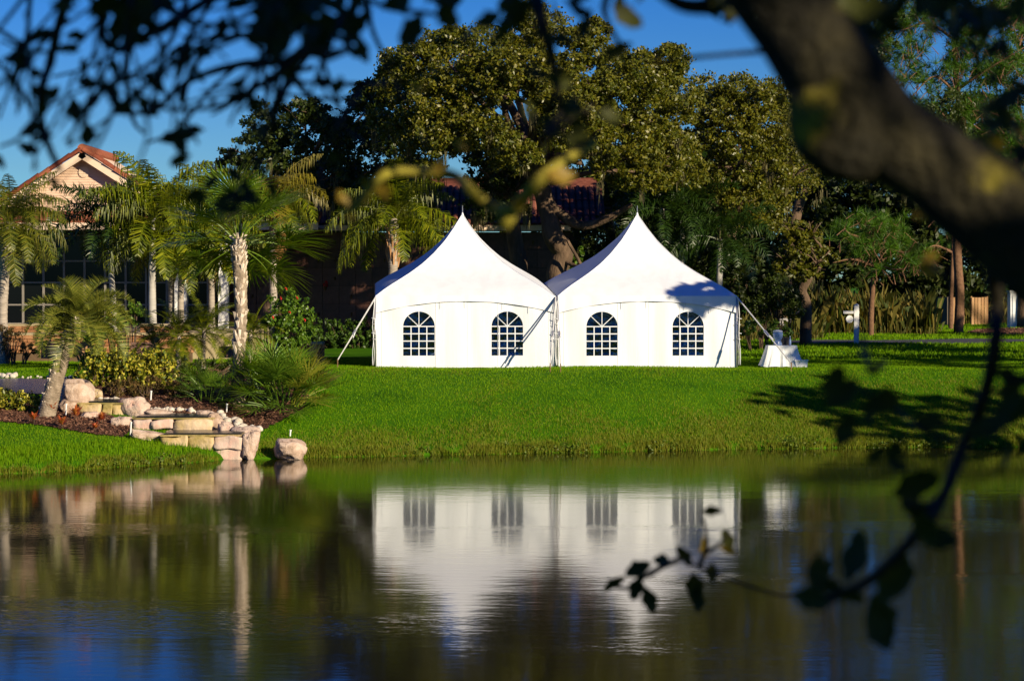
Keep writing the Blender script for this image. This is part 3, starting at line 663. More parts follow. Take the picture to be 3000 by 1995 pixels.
def mausoleum():
    MY = 108.0
    base = P(1270, 1018, MY); B = empty('mausoleum', (base.x, MY, GZ), 'brown granite mausoleum wall with red tile roof behind the left tent', 'building')
    add = lambda mb, n, m: atop(mb.obj(n, m), B)
    x0, x1 = 700, 1720; a = P(x0, 0, MY).x; b = P(x1, 0, MY).x
    zt = P(0, 680, MY).z
    add(MB().box(((a + b) / 2, MY + 3, (zt + GZ) / 2), (b - a, 5.6, zt - GZ - 0.02)), 'wall', M['darkwall'])
    nr, nc = 6, 21; pw = (b - a) / nc; ph = (zt - GZ - 0.3) / nr
    mb = MB(); mb.box((0, 0, 0), (pw - 0.02, 0.06, ph - 0.02)); pm = mb.mesh('granite_panel')
    vm = MB().lathe((0, 0, 0), [(0.02, -0.08), (0.045, 0.02), (0.035, 0.06), (0.05, 0.09)], 8).mesh('vase')
    for r in range(nr):
        for c in range(nc):
            o = link('granite_panel', pm, M['marble'], B)
            o.location = Vector((a + (c + 0.5) * pw, MY + 0.17 + rnd.uniform(-0.006, 0.006), GZ + 0.3 + (r + 0.5) * ph)) - Vector(B.location)
            if rnd.random() < 0.4:
                q = link('vase', vm, M['bronze'], B); q.location = o.location + Vector((pw * 0.25, -0.12, -ph * 0.1))
    # tile roof
    zf = P(0, 668, MY - 1.2).z
    add(MB().box(((a + b) / 2, MY - 1.2, zf), (b - a + 1.6, 0.12, 0.24)), 'fascia', M['trim'])
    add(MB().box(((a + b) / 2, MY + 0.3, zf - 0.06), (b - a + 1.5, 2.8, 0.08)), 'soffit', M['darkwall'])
    rise = 0.42; L = 5.5
    mb = MB(); mb.prism([(a - 0.8, MY - 1.25, zf + 0.12), (b + 0.8, MY - 1.25, zf + 0.12), (b + 0.8, MY - 1.25 + L, zf + 0.12 + L * rise), (a - 0.8, MY - 1.25 + L, zf + 0.12 + L * rise)], (0, 0.02, -0.1)); add(mb, 'roof_deck', M['shadetile'])
    mb = MB(); V = []; prof = [(math.cos(t), math.sin(t)) for t in np.linspace(0, math.pi, 6)]
    for yy, rr in ((0, 0.13), (0.98, 0.11)): V += [(c * rr, yy, s_ * rr * 0.8) for c, s_ in prof]
    for yy, rr in ((0, 0.10), (0.98, 0.08)): V += [(c * rr, yy, s_ * rr * 0.8) for c, s_ in prof]
    mb.add(V, [(i + 1, i, i + 6, i + 7) for i in range(5)] + [(i, i + 1, i + 13, i + 12) for i in range(5)]); tm = mb.mesh('roof_tile')
    n = 58; an = math.atan(rise)
    for r in range(5):
        for c in range(n):
            o = link('roof_tile', tm, M['shadetile'], B)
            yy = r * 0.94
            o.location = Vector((a - 0.7 + (b - a + 1.4) * (c + 0.5) / n, MY - 1.3 + yy * math.cos(an), zf + 0.13 + yy * math.sin(an) + 0.012 * (r % 2))) - Vector(B.location)
            o.rotation_euler = (an, 0, 0)
mausoleum()
fl = empty('flower_vase', P(953, 838, 107.9), 'red flowers in a bronze vase on the brown granite wall', 'flowers')
MB().lathe((0, 0, 0), [(0.03, -0.2), (0.06, -0.05), (0.05, 0)], 8).obj('vase', M['bronze'], fl)
link('bloom', mesh_np('bloom', leafcloud([((0, -0.02, 0.1), (0.13, 0.1, 0.12))], 80, 0.07, 0.05, 8), 4), M['red'], fl)

# ------------------------------------------------------------------ shrubs and hedges
def shrub(name, label, cat, blobs, per, L, W, m, stems=None, group=None, sub=None, shell=0.55, loc=None):
    b0 = Vector(loc) if loc else Vector(blobs[0][0]); b0.z = tz(b0.x, b0.y) if not loc else b0.z
    root = empty(name, b0, label, cat, group)
    bl = [(tuple(Vector(c) - b0), r) for c, r in blobs]
    link('foliage', mesh_np('foliage', leafcloud(bl, per, L, W, sub, shell), 4), m, root)
    mb = MB()
    for c, r in bl:
        for k in range(stems or 2):
            q = Vector((c[0] + rnd.uniform(-.5, .5) * r[0], c[1] + rnd.uniform(-.5, .5) * r[1], c[2] + r[2] * rnd.uniform(-0.2, 0.6)))
            s0 = Vector((c[0] * 0.7 + rnd.uniform(-.06, .06), c[1] * 0.7 + rnd.uniform(-.06, .06), -0.05))
            mb.tube([s0, s0.lerp(q, 0.5) + Vector((rnd.uniform(-.05, .05), rnd.uniform(-.05, .05), 0.05)), q], [0.025, 0.018, 0.008], 5)
    tag(mb.obj('stems', M['bark'], root), kind='stuff')
    return root
def pblob(px, py, rpx, Y, ry=None, rz=None): 
    k = mpp(Y); return (tuple(P(px, py, Y)), (rpx * k, (ry or rpx) * k, (rz or rpx) * k))
gy = lambda x, y: G(x, y).y
HY_ = gy(300, 1140) + 0.5
# variegated hedge
shrub('variegated_hedge', 'yellow and green variegated hedge behind the rock ledges', 'hedge',
      [pblob(258 + 28 * k, 1088 + rnd.uniform(-8, 8), 34, HY_ + rnd.uniform(-.3, .3), 40, 62) for k in range(9)], 900, 0.12, 0.07, M['varieg'], 3)
shrub('variegated_bush', 'pale variegated bush at the left edge by the stream', 'bush',
      [pblob(20, 1166, 46, 70.8, 40, 38), pblob(75, 1172, 40, 70.6, 36, 34), pblob(-30, 1164, 45, 70.8), pblob(105, 1188, 22, 70.4)], 900, 0.11, 0.06, M['varieg'], 3)
for px, w_, lab in ((345, 30, 'rusty brown low shrub in front of the variegated hedge'), (425, 42, 'widest rusty dry shrub behind the white pipe marker'), (520, 34, 'low green-brown shrub between the hedge and the palmetto')):
    shrub('low_shrub', lab, 'shrub', [pblob(px, 1138, w_, gy(px, 1166), 36, 30), pblob(px + 20, 1130, w_ * 0.8, gy(px, 1160), 30, 28), pblob(px - 22, 1142, w_ * 0.7, gy(px, 1160), 30, 24)], 520, 0.08, 0.035, M['rustleaf'], 7, 'rusty low shrubs')
hib = shrub('hibiscus_bush', 'tall rounded hibiscus bush with a few red flowers beside the left tent', 'bush',
      [pblob(850, 930, 62, 81.5, 60, 58), pblob(830, 880, 42, 81.5), pblob(885, 915, 45, 81.5), pblob(815, 950, 42, 81.3), pblob(895, 965, 38, 81.4), pblob(850, 985, 52, 81.3, 50, 34), pblob(845, 1010, 36, 81.3, 40, 24)], 620, 0.12, 0.075, M['hibleaf'], 6, loc=G(850, 1045))
fm = mesh_np('flower', leafcloud([((0, 0, 0), (0.035, 0.03, 0.035))], 24, 0.06, 0.05, 6), 4)
for px, py in ((824, 873), (871, 872), (848, 914), (893, 937), (838, 845), (800, 930)):
    o = link('flower', fm, M['red'], hib); o.location = P(px, py, 80.75) - Vector(hib.location); o.rotation_euler = (rnd.random(), rnd.random(), rnd.random())
# hedge left of the tents
hb = [pblob(930 + 26 * k, 982, 28, 104.2, 45, 48) for k in range(9)]
h = shrub('clipped_hedge', 'clipped dark green hedge along the granite wall', 'hedge', hb, 600, 0.14, 0.08, M['hedge'], 2, loc=(P(1030, 1020, 104.2).x, 104.2, GZ))
shrub('terrace_shrub', 'dark tangled shrub against the brick wall at the left edge', 'shrub', [pblob(40, 1005, 40, 84.5, 40, 35), pblob(85, 1022, 26, 84.3, 30, 22), pblob(15, 970, 30, 84.8)], 420, 0.12, 0.035, M['rustleaf'], 9)
shrub('terrace_shrub', 'green bushy shrub behind the recurved palm', 'shrub', [pblob(370, 935, 34, 86.3, 30, 30), pblob(395, 905, 24, 86.4), pblob(330, 960, 38, 86), pblob(280, 965, 40, 86)], 420, 0.12, 0.06, M['hibleaf'], 6)
shrub('terrace_shrub', 'dark low hedge in front of the long brick wall', 'shrub', [pblob(470 + 36 * k, 1085, 34, gy(470 + 36 * k, 1118), 30, 40) for k in range(7)], 380, 0.1, 0.05, M['oakdark'], 4)
shrub('round_topiary', 'dark dome-shaped clipped tree behind the right tent', 'tree',
      [pblob(2280, 880, 62, 104, 62, 62), pblob(2235, 895, 40, 104), pblob(2325, 895, 38, 104), pblob(2280, 850, 50, 104, 50, 46)], 1300, 0.12, 0.07, M['oakdark'], 6, loc=(P(2280, 0, 104).x, 104, GZ))
shrub('spreading_bush', 'low bush with bare lower stems beside the right tent', 'bush',
      [pblob(2185, 960, 26, 101.5, 40, 24), pblob(2230, 955, 34, 101.8, 40, 24), pblob(2280, 965, 32, 101.6, 40, 24), pblob(2305, 972, 20, 101.5)], 420, 0.12, 0.07, M['hedge'], 10, loc=(P(2235, 0, 101.6).x, 101.6, GZ))

# ------------------------------------------------------------------ palms
def feather_mesh(L, up, droop, nl, ll, ld, wd, plume=0.0, vee=0.0, ragged=0.15):
    """frond: rachis along +x, leaflets both sides. ld: how far the leaflets hang"""
    mb = MB(); n = 14; pts = [Vector((0, 0, 0))]; dirs = []
    for i in range(n):
        s = (i + 0.5) / n; a = up - droop * s ** 1.25
        d = Vector((math.cos(a), 0, math.sin(a))); dirs.append(d); pts.append(pts[-1] + d * (L / n))
    mb.tube(pts, lerpr([0.035 * L / 3, 0.02 * L / 3, 0.005], len(pts)), 4, False)
    for k in range(nl):
        s = 0.14 + 0.86 * (k + rnd.random() * 0.5) / nl; i = min(n - 1, int(s * n)); f = s * n - i
        p = pts[i].lerp(pts[i + 1], f); d = dirs[i]; upv = Vector((-d.z, 0, d.x)) if d.x >= 0 else Vector((-d.z, 0, d.x))
        for sg in (-1, 1):
            l = ll * (math.sin(math.pi * min(1, 0.18 + 0.8 * s)) ** 0.7) * rnd.uniform(1 - ragged, 1 + ragged)
            pa = rnd.uniform(-plume, plume)
            side = Vector((0, sg, 0)) * math.cos(pa) + upv * (math.sin(pa) + vee)
            o = (side + d * rnd.uniform(0.35, 0.6)).normalized()
            q1 = p + o * l * 0.5 + Vector((0, 0, -ld * l * 0.12))
            o2 = (o * (1 - ld) + Vector((0, 0, -ld)) ).normalized()
            q2 = q1 + o2 * l * 0.5
            wv = d * wd
            mb.add([p - wv, p + wv, q1 + wv * 0.9, q1 - wv * 0.9, q2], [(0, 1, 2, 3), (3, 2, 4)])
    return mb.mesh('frond')
def fan_mesh(pet, rad, nseg, up, droop, spread=2.3, tipdroop=0.3, wd=0.022):
    mb = MB(); pts = [Vector((0, 0, 0))]; a = up; n = 8
    for i in range(n):
        a = up - droop * ((i + 1) / n); pts.append(pts[-1] + Vector((math.cos(a), 0, math.sin(a))) * pet / n)
    mb.tube(pts, lerpr([0.022, 0.012], len(pts)), 4, False)
    h = pts[-1]; fwd = Vector((math.cos(a), 0, math.sin(a))); upv = Vector((-fwd.z, 0, fwd.x)); sd = Vector((0, 1, 0))
    for k in range(nseg):
        t = (k + 0.5) / nseg * 2 - 1; ang = t * spread
        r = rad * (1 - 0.25 * abs(t) ** 2) * rnd.uniform(0.9, 1.06)
        o = fwd * math.cos(ang) + sd * math.sin(ang) + upv * (0.25 * abs(math.sin(ang)) + rnd.uniform(-.06, .06))
        o.normalize(); q = h + fwd * (0.1 * rad * (1 - abs(t)))
        m1 = q + o * r * 0.55; e = m1 + (o + Vector((0, 0, -tipdroop * rnd.uniform(0.5, 1.6)))).normalized() * r * 0.45
        wv = o.cross(upv).normalized() * wd
        mb.add([q - wv * 0.4, q + wv * 0.4, m1 + wv, m1 - wv, e], [(0, 1, 2, 3), (3, 2, 4)])
    return mb.mesh('frond')
def frondset(kind, sc=1.0):
    """meshes from upright to hanging"""
    o = []
    for up, dr in ((1.35, 0.9), (1.05, 1.3), (0.7, 1.5), (0.3, 1.5), (-0.1, 1.2), (-0.5, 0.8)):
        if kind == 'queen': o.append(feather_mesh(3.0 * sc, up, dr + 0.3, 46, 0.95 * sc, 0.9, 0.022 * sc, 0.5))
        elif kind == 'foxtail': o.append(feather_mesh(2.5 * sc, up, dr + 0.2, 70, 0.5 * sc, 0.3, 0.02 * sc, 1.4))
        elif kind == 'royal': o.append(feather_mesh(2.9 * sc, up, dr + 0.2, 52, 1.0 * sc, 0.92, 0.026 * sc, 0.7))
        elif kind == 'pindo': o.append(feather_mesh(1.9 * sc, up, dr + 0.45, 42, 0.55 * sc, 0.08, 0.014 * sc, 0.15, 0.7))
        elif kind == 'date': o.append(feather_mesh(1.3 * sc, up, dr, 40, 0.26 * sc, 0.3, 0.009 * sc, 0.1, 0.2))
        elif kind == 'fan': o.append(fan_mesh(1.15 * sc, 1.12 * sc, 28, up, dr * 0.45, 2.1, 0.22, 0.026 * sc))
        elif kind == 'palmetto': o.append(fan_mesh(0.75 * sc, 0.74 * sc, 17, up, dr * 0.3, 1.75, 0.08, 0.018 * sc))
    return o
SETS = {k: frondset(k) for k in ('queen', 'foxtail', 'royal', 'pindo', 'date', 'fan', 'palmetto')}
def recol(me, m):
    c = me.copy(); c.materials.clear(); c.materials.append(m); return c
def crown(root, loc, kind, n, m, sc=1.0, el=(0, 5), spin=0, extra=None, cone=0.12, clear=False):
    base = [recol(x, m) for x in SETS[kind]]
    for i in range(n):
        t = (i + rnd.uniform(-.3, .3)) / max(1, n - 1); t = min(1, max(0, t))
        e = el[0] + (el[1] - el[0]) * t; k = min(5, max(0, int(round(e))))
        o = link('frond', base[k], None, root); a = spin + i * 2.39996 + rnd.uniform(-.25, .25)
        if clear and e > 2.2 and math.sin(a) < -0.25: a = -a
        o.location = Vector(loc) + Vector((math.cos(a), math.sin(a), 0)) * 0.07 * sc + Vector((0, 0, 0.25 * (0.5 - t) * sc))
        o.rotation_euler = (rnd.uniform(-cone, cone), rnd.uniform(-cone, cone), a); s = sc * rnd.uniform(0.85, 1.1); o.scale = (s, s, s)
def trunk_mesh(path, rs, rings=0.03, seg=12, n=10):
    c = curve(path, n); mb = MB(); r = lerpr(rs, len(c)); V = []
    dense = []; rr = []
    for i in range(len(c) - 1):
        for k in range(3):
            t = k / 3; dense.append(c[i].lerp(c[i + 1], t)); rr.append((r[i] + (r[i + 1] - r[i]) * t) * (1 + rings * math.sin((i * 3 + k) * 2.1) + rnd.uniform(-rings, rings) * 0.5))
    dense.append(c[-1]); rr.append(r[-1])
    mb.tube(dense, rr, seg, True, 0.06, 4); return mb
def palm(name, label, group, basepx, path_px, Y, rs, kind, n, fm, sc=1.0, el=(0, 5), tm='palmbark', base=None, **kw):
    b = base if base is not None else G(*basepx)
    if Y is None: Y = b.y
    root = empty(name, b, label, 'palm tree', group)
    path = [Vector((0, 0, -0.1))] + [P(x, y, Y) - b for x, y in path_px]
    trunk_mesh(path, rs, 0.03 if tm != 'smooth_trunk' else 0.012).obj('trunk', M[tm], root, True)
    crown(root, path[-1], kind, n, M[fm], sc, el, **kw)
    return root, path
PG = 'palms round the cascade and terrace'
# cabbage palm with boots
cp, pth_ = palm('cabbage_palm', 'cabbage palm with criss-crossed leaf bases and golden vine on its trunk', PG, (700, 1188), [(697, 1120), (700, 1060), (706, 900), (700, 760), (698, 715)], None,
               [0.27, 0.22, 0.19, 0.17, 0.2, 0.22, 0.2], 'fan', 40, 'fan', 1.2, (0, 4.0), 'husk2', cone=0.25, clear=True)
bm_ = MB(); bm_.add([(-0.03, 0.0, 0), (0.03, 0, 0), (0.075, -0.10, 0.2), (0.035, -0.13, 0.2), (0.0, -0.05, 0.1), (-0.035, -0.13, 0.2), (-0.075, -0.10, 0.2)] + [(-0.03, 0.05, 0), (0.03, 0.05, 0), (0.075, -0.06, 0.215), (0.035, -0.08, 0.215), (0.0, 0.0, 0.11), (-0.035, -0.08, 0.215), (-0.075, -0.06, 0.215)],
     [(0, 1, 4), (1, 2, 3, 4), (0, 4, 5, 6), (9, 8, 11, 10), (8, 7, 11), (7, 13, 12, 11), (1, 8, 9, 2), (2, 9, 10, 3), (3, 10, 11, 4), (4, 11, 12, 5), (5, 12, 13, 6), (6, 13, 7, 0)])
bmesh_ = bm_.mesh('leaf_boot'); cpc = curve(pth_, 12)
zs_ = [q.z for q in cpc]
def at_z(z): return Vector((np.interp(z, zs_, [q.x for q in cpc]), np.interp(z, zs_, [q.y for q in cpc]), z))
k = 0; z = 1.35
while z < pth_[-1].z + 0.05:
    a = k * 2.39996; q = at_z(z); top = z > pth_[-1].z - 1.0
    o = link('leaf_boot', bmesh_, M['boot'], cp); rr = 0.14
    o.location = q + Vector((math.cos(a), math.sin(a), 0)) * rr; o.rotation_euler = (rnd.uniform(-.15, .15) + (-0.5 if not top else -0.25), rnd.uniform(-.2, .2), a + math.pi / 2)
    s = rnd.uniform(1.7, 2.0) * (0.8 if top else 1); o.scale = (s * 1.0, s * 0.95, s)
    z += 0.036 if not top else 0.024; k += 1
vb = [(tuple(P(680, 795, 75.2) - Vector(cp.location)), (0.22, 0.14, 0.16)), (tuple(P(697, 805, 75.1) - Vector(cp.location)), (0.18, 0.12, 0.14)), (tuple(P(662, 780, 75.3) - Vector(cp.location)), (0.15, 0.12, 0.16))]
tag(link('golden_vine', mesh_np('golden_vine', leafcloud(vb, 110, 0.12, 0.08, 9), 4), M['vine'], cp))
# recurved pindo palm at left
pindo_r, pindo_p = palm('pindo_palm', 'short pindo palm with recurved fronds leaning over the rocks at left', PG, (135, 1222), [(150, 1160), (172, 1085), (195, 1015), (222, 962), (232, 945)], None, [0.27, 0.25, 0.23, 0.2, 0.17, 0.15, 0.12], 'pindo', 50, 'pindo', 0.88, (0, 3.9), 'husk2', cone=0.2)
for k in range(70):
    t = k / 69; q = pindo_p[0]; cc_ = curve(pindo_p, 12); i_ = min(len(cc_) - 1, int(t * (len(cc_) - 1))); a = k * 2.39996
    o = link('leaf_boot', bmesh_, M['husk2'], pindo_r); o.location = cc_[i_] + Vector((math.cos(a), math.sin(a), 0)) * (0.2 - 0.07 * t); o.rotation_euler = (-0.3, 0, a + math.pi / 2); o.scale = (1.0, 0.9, 1.0)
# far left palm
palm('queen_palm', 'palm half cut off by the left edge with a thick shaggy crown', PG, None, [(8, 930), (14, 800), (22, 700), (28, 650)], 85, [0.2, 0.17, 0.17, 0.24, 0.2], 'queen', 38, 'darkpindo', 0.8, (0, 5), base=Vector((P(8, 0, 85).x, 85, tz(-15, 85))))
# tall smooth-trunked palms and queen palms on the terrace
TZ = 3.0
def tp(px, Y): return Vector((P(px, 0, Y).x, Y, TZ))
palm('royal_palm', 'tall palm with a smooth pale grey trunk standing on the upper planter', PG, None, [(446, 900), (446, 800), (446, 720), (450, 640)], 89.5, [0.15, 0.145, 0.135, 0.11, 0.08], 'royal', 24, 'feather', 1.0, (0, 4.6), 'smooth_trunk', tp(446, 89.5))
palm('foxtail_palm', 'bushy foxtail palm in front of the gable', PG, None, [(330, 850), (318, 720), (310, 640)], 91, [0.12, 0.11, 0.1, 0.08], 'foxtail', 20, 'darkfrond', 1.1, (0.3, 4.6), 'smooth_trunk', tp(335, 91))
for px, cy, tx, lab, sc, fm_ in ((502, 650, 500, 'queen palm with slender trunk, left one of the close pair', 0.95, 'feather'), (530, 690, 540, 'queen palm with husk-wrapped trunk, right one of the close pair', 0.9, 'feather'), (620, 640, 618, 'queen palm with drooping fronds behind the cabbage palm', 1.0, 'feather')):
    r_, p_ = palm('queen_palm', lab, PG, None, [(px, 930), (px, 850), (tx, 760), (tx, cy)], 91.5 + rnd.uniform(-.5, .5), [0.14, 0.125, 0.115, 0.15, 0.12], 'queen', 24, fm_, sc, (0, 5), 'palmbark', tp(px, 91.5))
    mb = MB(); a_, b_ = p_[-2], p_[-1]
    for k in range(9):
        t = k / 9; q = Vector(a_).lerp(Vector(b_), t * 0.7) - Vector((0, 0, 0.9)); an = k * 2.4
        q2 = q + Vector((math.cos(an) * 0.12, math.sin(an) * 0.12, 0.7)); mb.tube([q + Vector((math.cos(an) * 0.1, math.sin(an) * 0.1, 0)), q.lerp(q2, 0.5) + Vector((math.cos(an) * 0.12, math.sin(an) * 0.12, 0)), q2], [0.05, 0.07, 0.02], 6)
    mb.obj('leaf_sheath', M['husk'], r_)
r6, p6 = palm('queen_palm', 'tall queen palm with yellowing fronds above the hibiscus bush', PG, None, [(802, 900), (800, 780), (800, 650), (800, 585)], 93, [0.17, 0.15, 0.14, 0.15, 0.1], 'queen', 13, 'yellowfrond', 0.85, (0.3, 3.4), 'palmbark', Vector((P(803, 0, 93).x, 93, GZ)))
crown(r6, p6[-1], 'queen', 10, M['feather'], 0.8, (2.5, 5), 1.0)
for k in range(3):
    o = link('frond', recol(SETS['queen'][5], M['deadfrond']), None, r6); o.location = p6[-1] + Vector((0.05, -0.1, -0.1)); o.rotation_euler = (0, 0.5 + 0.1 * k, -0.4 + 0.5 * k); o.scale = (0.8,) * 3; o['label'] = 'dead brown hanging frond'
r7, p7 = palm('queen_palm', 'queen palm with a shaggy brown neck right behind the left tent', PG, None, [(1150, 860), (1152, 770), (1152, 690), (1155, 640)], 94, [0.17, 0.165, 0.19, 0.26, 0.15], 'queen', 28, 'feather', 1.0, (0, 4.4), 'palmbark', Vector((P(1150, 0, 94).x, 94, GZ)))
mb = MB()
for k in range(26):
    an = k * 2.4; z = P(0, 775, 94).z - p7[0].z * 0 - GZ + k * 0.045; q = Vector((p7[3].x, p7[3].y, z))
    q2 = q + Vector((math.cos(an) * 0.3, math.sin(an) * 0.3, 0.42)); mb.tube([q + Vector((math.cos(an) * 0.16, math.sin(an) * 0.16, -0.1)), q.lerp(q2, 0.6) + Vector((math.cos(an) * 0.06, math.sin(an) * 0.06, 0)), q2], [0.05, 0.06, 0.02], 5)
mb.obj('leaf_sheath', M['husk'], r7)
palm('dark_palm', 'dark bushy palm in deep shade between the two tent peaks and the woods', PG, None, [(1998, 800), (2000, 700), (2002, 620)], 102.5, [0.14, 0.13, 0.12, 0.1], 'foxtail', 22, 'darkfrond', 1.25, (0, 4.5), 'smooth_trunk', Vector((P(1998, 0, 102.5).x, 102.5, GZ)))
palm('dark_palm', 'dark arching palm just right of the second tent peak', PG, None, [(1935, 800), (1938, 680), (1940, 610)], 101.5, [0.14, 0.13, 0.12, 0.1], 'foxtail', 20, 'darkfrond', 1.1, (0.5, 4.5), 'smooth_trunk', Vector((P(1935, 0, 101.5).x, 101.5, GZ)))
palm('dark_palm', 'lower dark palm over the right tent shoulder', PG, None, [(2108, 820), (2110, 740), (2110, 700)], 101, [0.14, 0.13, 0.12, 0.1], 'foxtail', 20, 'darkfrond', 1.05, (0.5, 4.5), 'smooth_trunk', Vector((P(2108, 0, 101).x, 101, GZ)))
# small date palms before the planter
for px, by, cy, lab in ((525, 1105, 985, 'small feathery date palm left of the cabbage palm trunk'), (598, 1098, 968, 'small feathery date palm close to the cabbage palm trunk'), (735, 1080, 980, 'small feathery date palm right of the cabbage palm trunk'), (455, 1085, 1010, 'small date palm behind the end of the yellow hedge')):
    b_ = G(px, by); palm('date_palm', lab, 'small date palms', None, [(px - 3, (by + cy) / 2), (px, cy)], b_.y, [0.09, 0.08, 0.07, 0.06], 'date', 32, 'feather', 1.15, (0.3, 4.6), 'palmbark', b_)
# palmettos
def palmetto(label, px, by, wpx, hpx, n, ym):
    b_ = G(px, by); k = mpp(b_.y); root = empty('saw_palmetto', b_, label, 'palmetto', 'saw palmettos by the cascade')
    A = [recol(x, M['palmetto']) for x in SETS['palmetto']]; Bm = [recol(x, M['palmettoy']) for x in SETS['palmetto']]
    for i in range(n):
        a = i * 2.39996; t = (i + 0.5) / n; e = int(min(3, 0.1 + 3.6 * t))
        src = Bm if (math.cos(a) > 0.45 and rnd.random() < ym) else A
        o = link('frond', src[e], None, root); r = math.sqrt(rnd.random())
        o.location = (math.cos(a) * r * wpx * k * 0.42, math.sin(a) * r * 0.5, 0.05 + hpx * k * rnd.uniform(0.0, 0.36))
        s = hpx * k / 1.75 * rnd.uniform(0.75, 1.05); o.scale = (s, s, s); o.rotation_euler = (rnd.uniform(-.2, .2), rnd.uniform(-.2, .2), a)
    return root
palmetto('large saw palmetto clump with yellow-green right side by the cabbage palm', 828, 1208, 165, 205, 110, 0.7)
palmetto('small saw palmetto left of the cabbage palm base', 612, 1188, 110, 125, 44, 0.15)

# ------------------------------------------------------------------ cascade, boulders, stones
def boulder_mesh(seed, sq=1.0, sub=3):
    import bmesh
    bm = bmesh.new(); bmesh.ops.create_icosphere(bm, subdivisions=sub, radius=1)
    o = Vector((seed * 3.7, seed * 1.3, seed * 7.1))
    for v in bm.verts:
        d = v.co.normalized(); n = noise.noise(d * 1.1 + o) * 0.5 + noise.noise(d * 2.6 + o) * 0.25 - abs(noise.noise(d * 1.9 - o)) * 0.45 + noise.noise(d * 6 + o) * 0.07
        v.co = d * (1 + n)
        c = 0.88
        for ax in range(3):                       # flattened faces
            lim = c * (0.9 + 0.2 * noise.noise(o + Vector((ax, 0, 0)))); 
            if abs(v.co[ax]) > lim: v.co[ax] = math.copysign(lim + (abs(v.co[ax]) - lim) * 0.25, v.co[ax])
        v.co += d * 0.05 * noise.noise(d * 9 + o)
    me = bpy.data.meshes.new('boulder'); bm.to_mesh(me); bm.free(); return me
BM = [boulder_mesh(k) for k in range(9)]
def boulder(x0, y0, x1, y1, label, Y=None, m='rock', ry=None, grp='boulders of the cascade', name='boulder', tilt=None):
    cx = (x0 + x1) / 2; b = G(cx, y1); Y = Y or b.y; k = mpp(Y); a = P(cx, (y0 + y1) / 2, Y)
    me = BM[rnd.randrange(9)].copy(); o = link(name, me, M[m], smooth=True)
    sx = (x1 - x0) * k / 1.62; sz = (y1 - y0) * k / 1.55
    o.location = a + Vector((0, (ry or sx * 0.8) * 0.5, -0.03)); o.scale = (sx, ry or max(0.12, sx * 0.8), sz * 1.05)
    o.rotation_euler = (rnd.uniform(-.2, .2), tilt if tilt is not None else rnd.uniform(-.15, .15), rnd.uniform(-.5, .5))
    return tag(o, label, 'rock', grp)
boulder(178, 1117, 272, 1206, 'tallest pointed pink boulder beside the leaning pindo palm')
boulder(172, 1172, 232, 1212, 'pink boulder at the foot of the tallest boulder')
boulder(184, 1114, 224, 1150, 'small boulder behind the pindo palm trunk')
boulder(346, 1163, 440, 1228, 'big pale boulder at the right end of the top ledge', 70.6)
boulder(424, 1199, 517, 1230, 'long flat boulder on the middle ledge', 70.4)
boulder(570, 1200, 634, 1230, 'low boulder at the back of the middle ledge', 70.4)
boulder(606, 1210, 660, 1272, 'rounded boulder ending the middle ledge', 69.3)
boulder(638, 1236, 682, 1276, 'wedge-shaped pink boulder on the lowest ledge', 68.7)
boulder(676, 1250, 760, 1292, 'flat pale boulder at the lip of the lowest fall', 68.4)
boulder(708, 1264, 756, 1342, 'upright boulder at the right end of the lowest fall', 67.2)
boulder(320, 1221, 383, 1276, 'pink boulder left of the middle ledge', 69.0)
boulder(382, 1262, 490, 1290, 'long low driftwood-like rock above the lower lawn', 67.6, ry=0.2, tilt=0.22)
boulder(236, 1205, 290, 1232, 'low rock below the top ledge', 69.8)
boulder(806, 1288, 896, 1345, 'lone pale boulder at the waterline right of the cascade', 67.2)
boulder(258, 1140, 300, 1172, 'mossy small rock at the left end of the stone row', None, 'ledge')
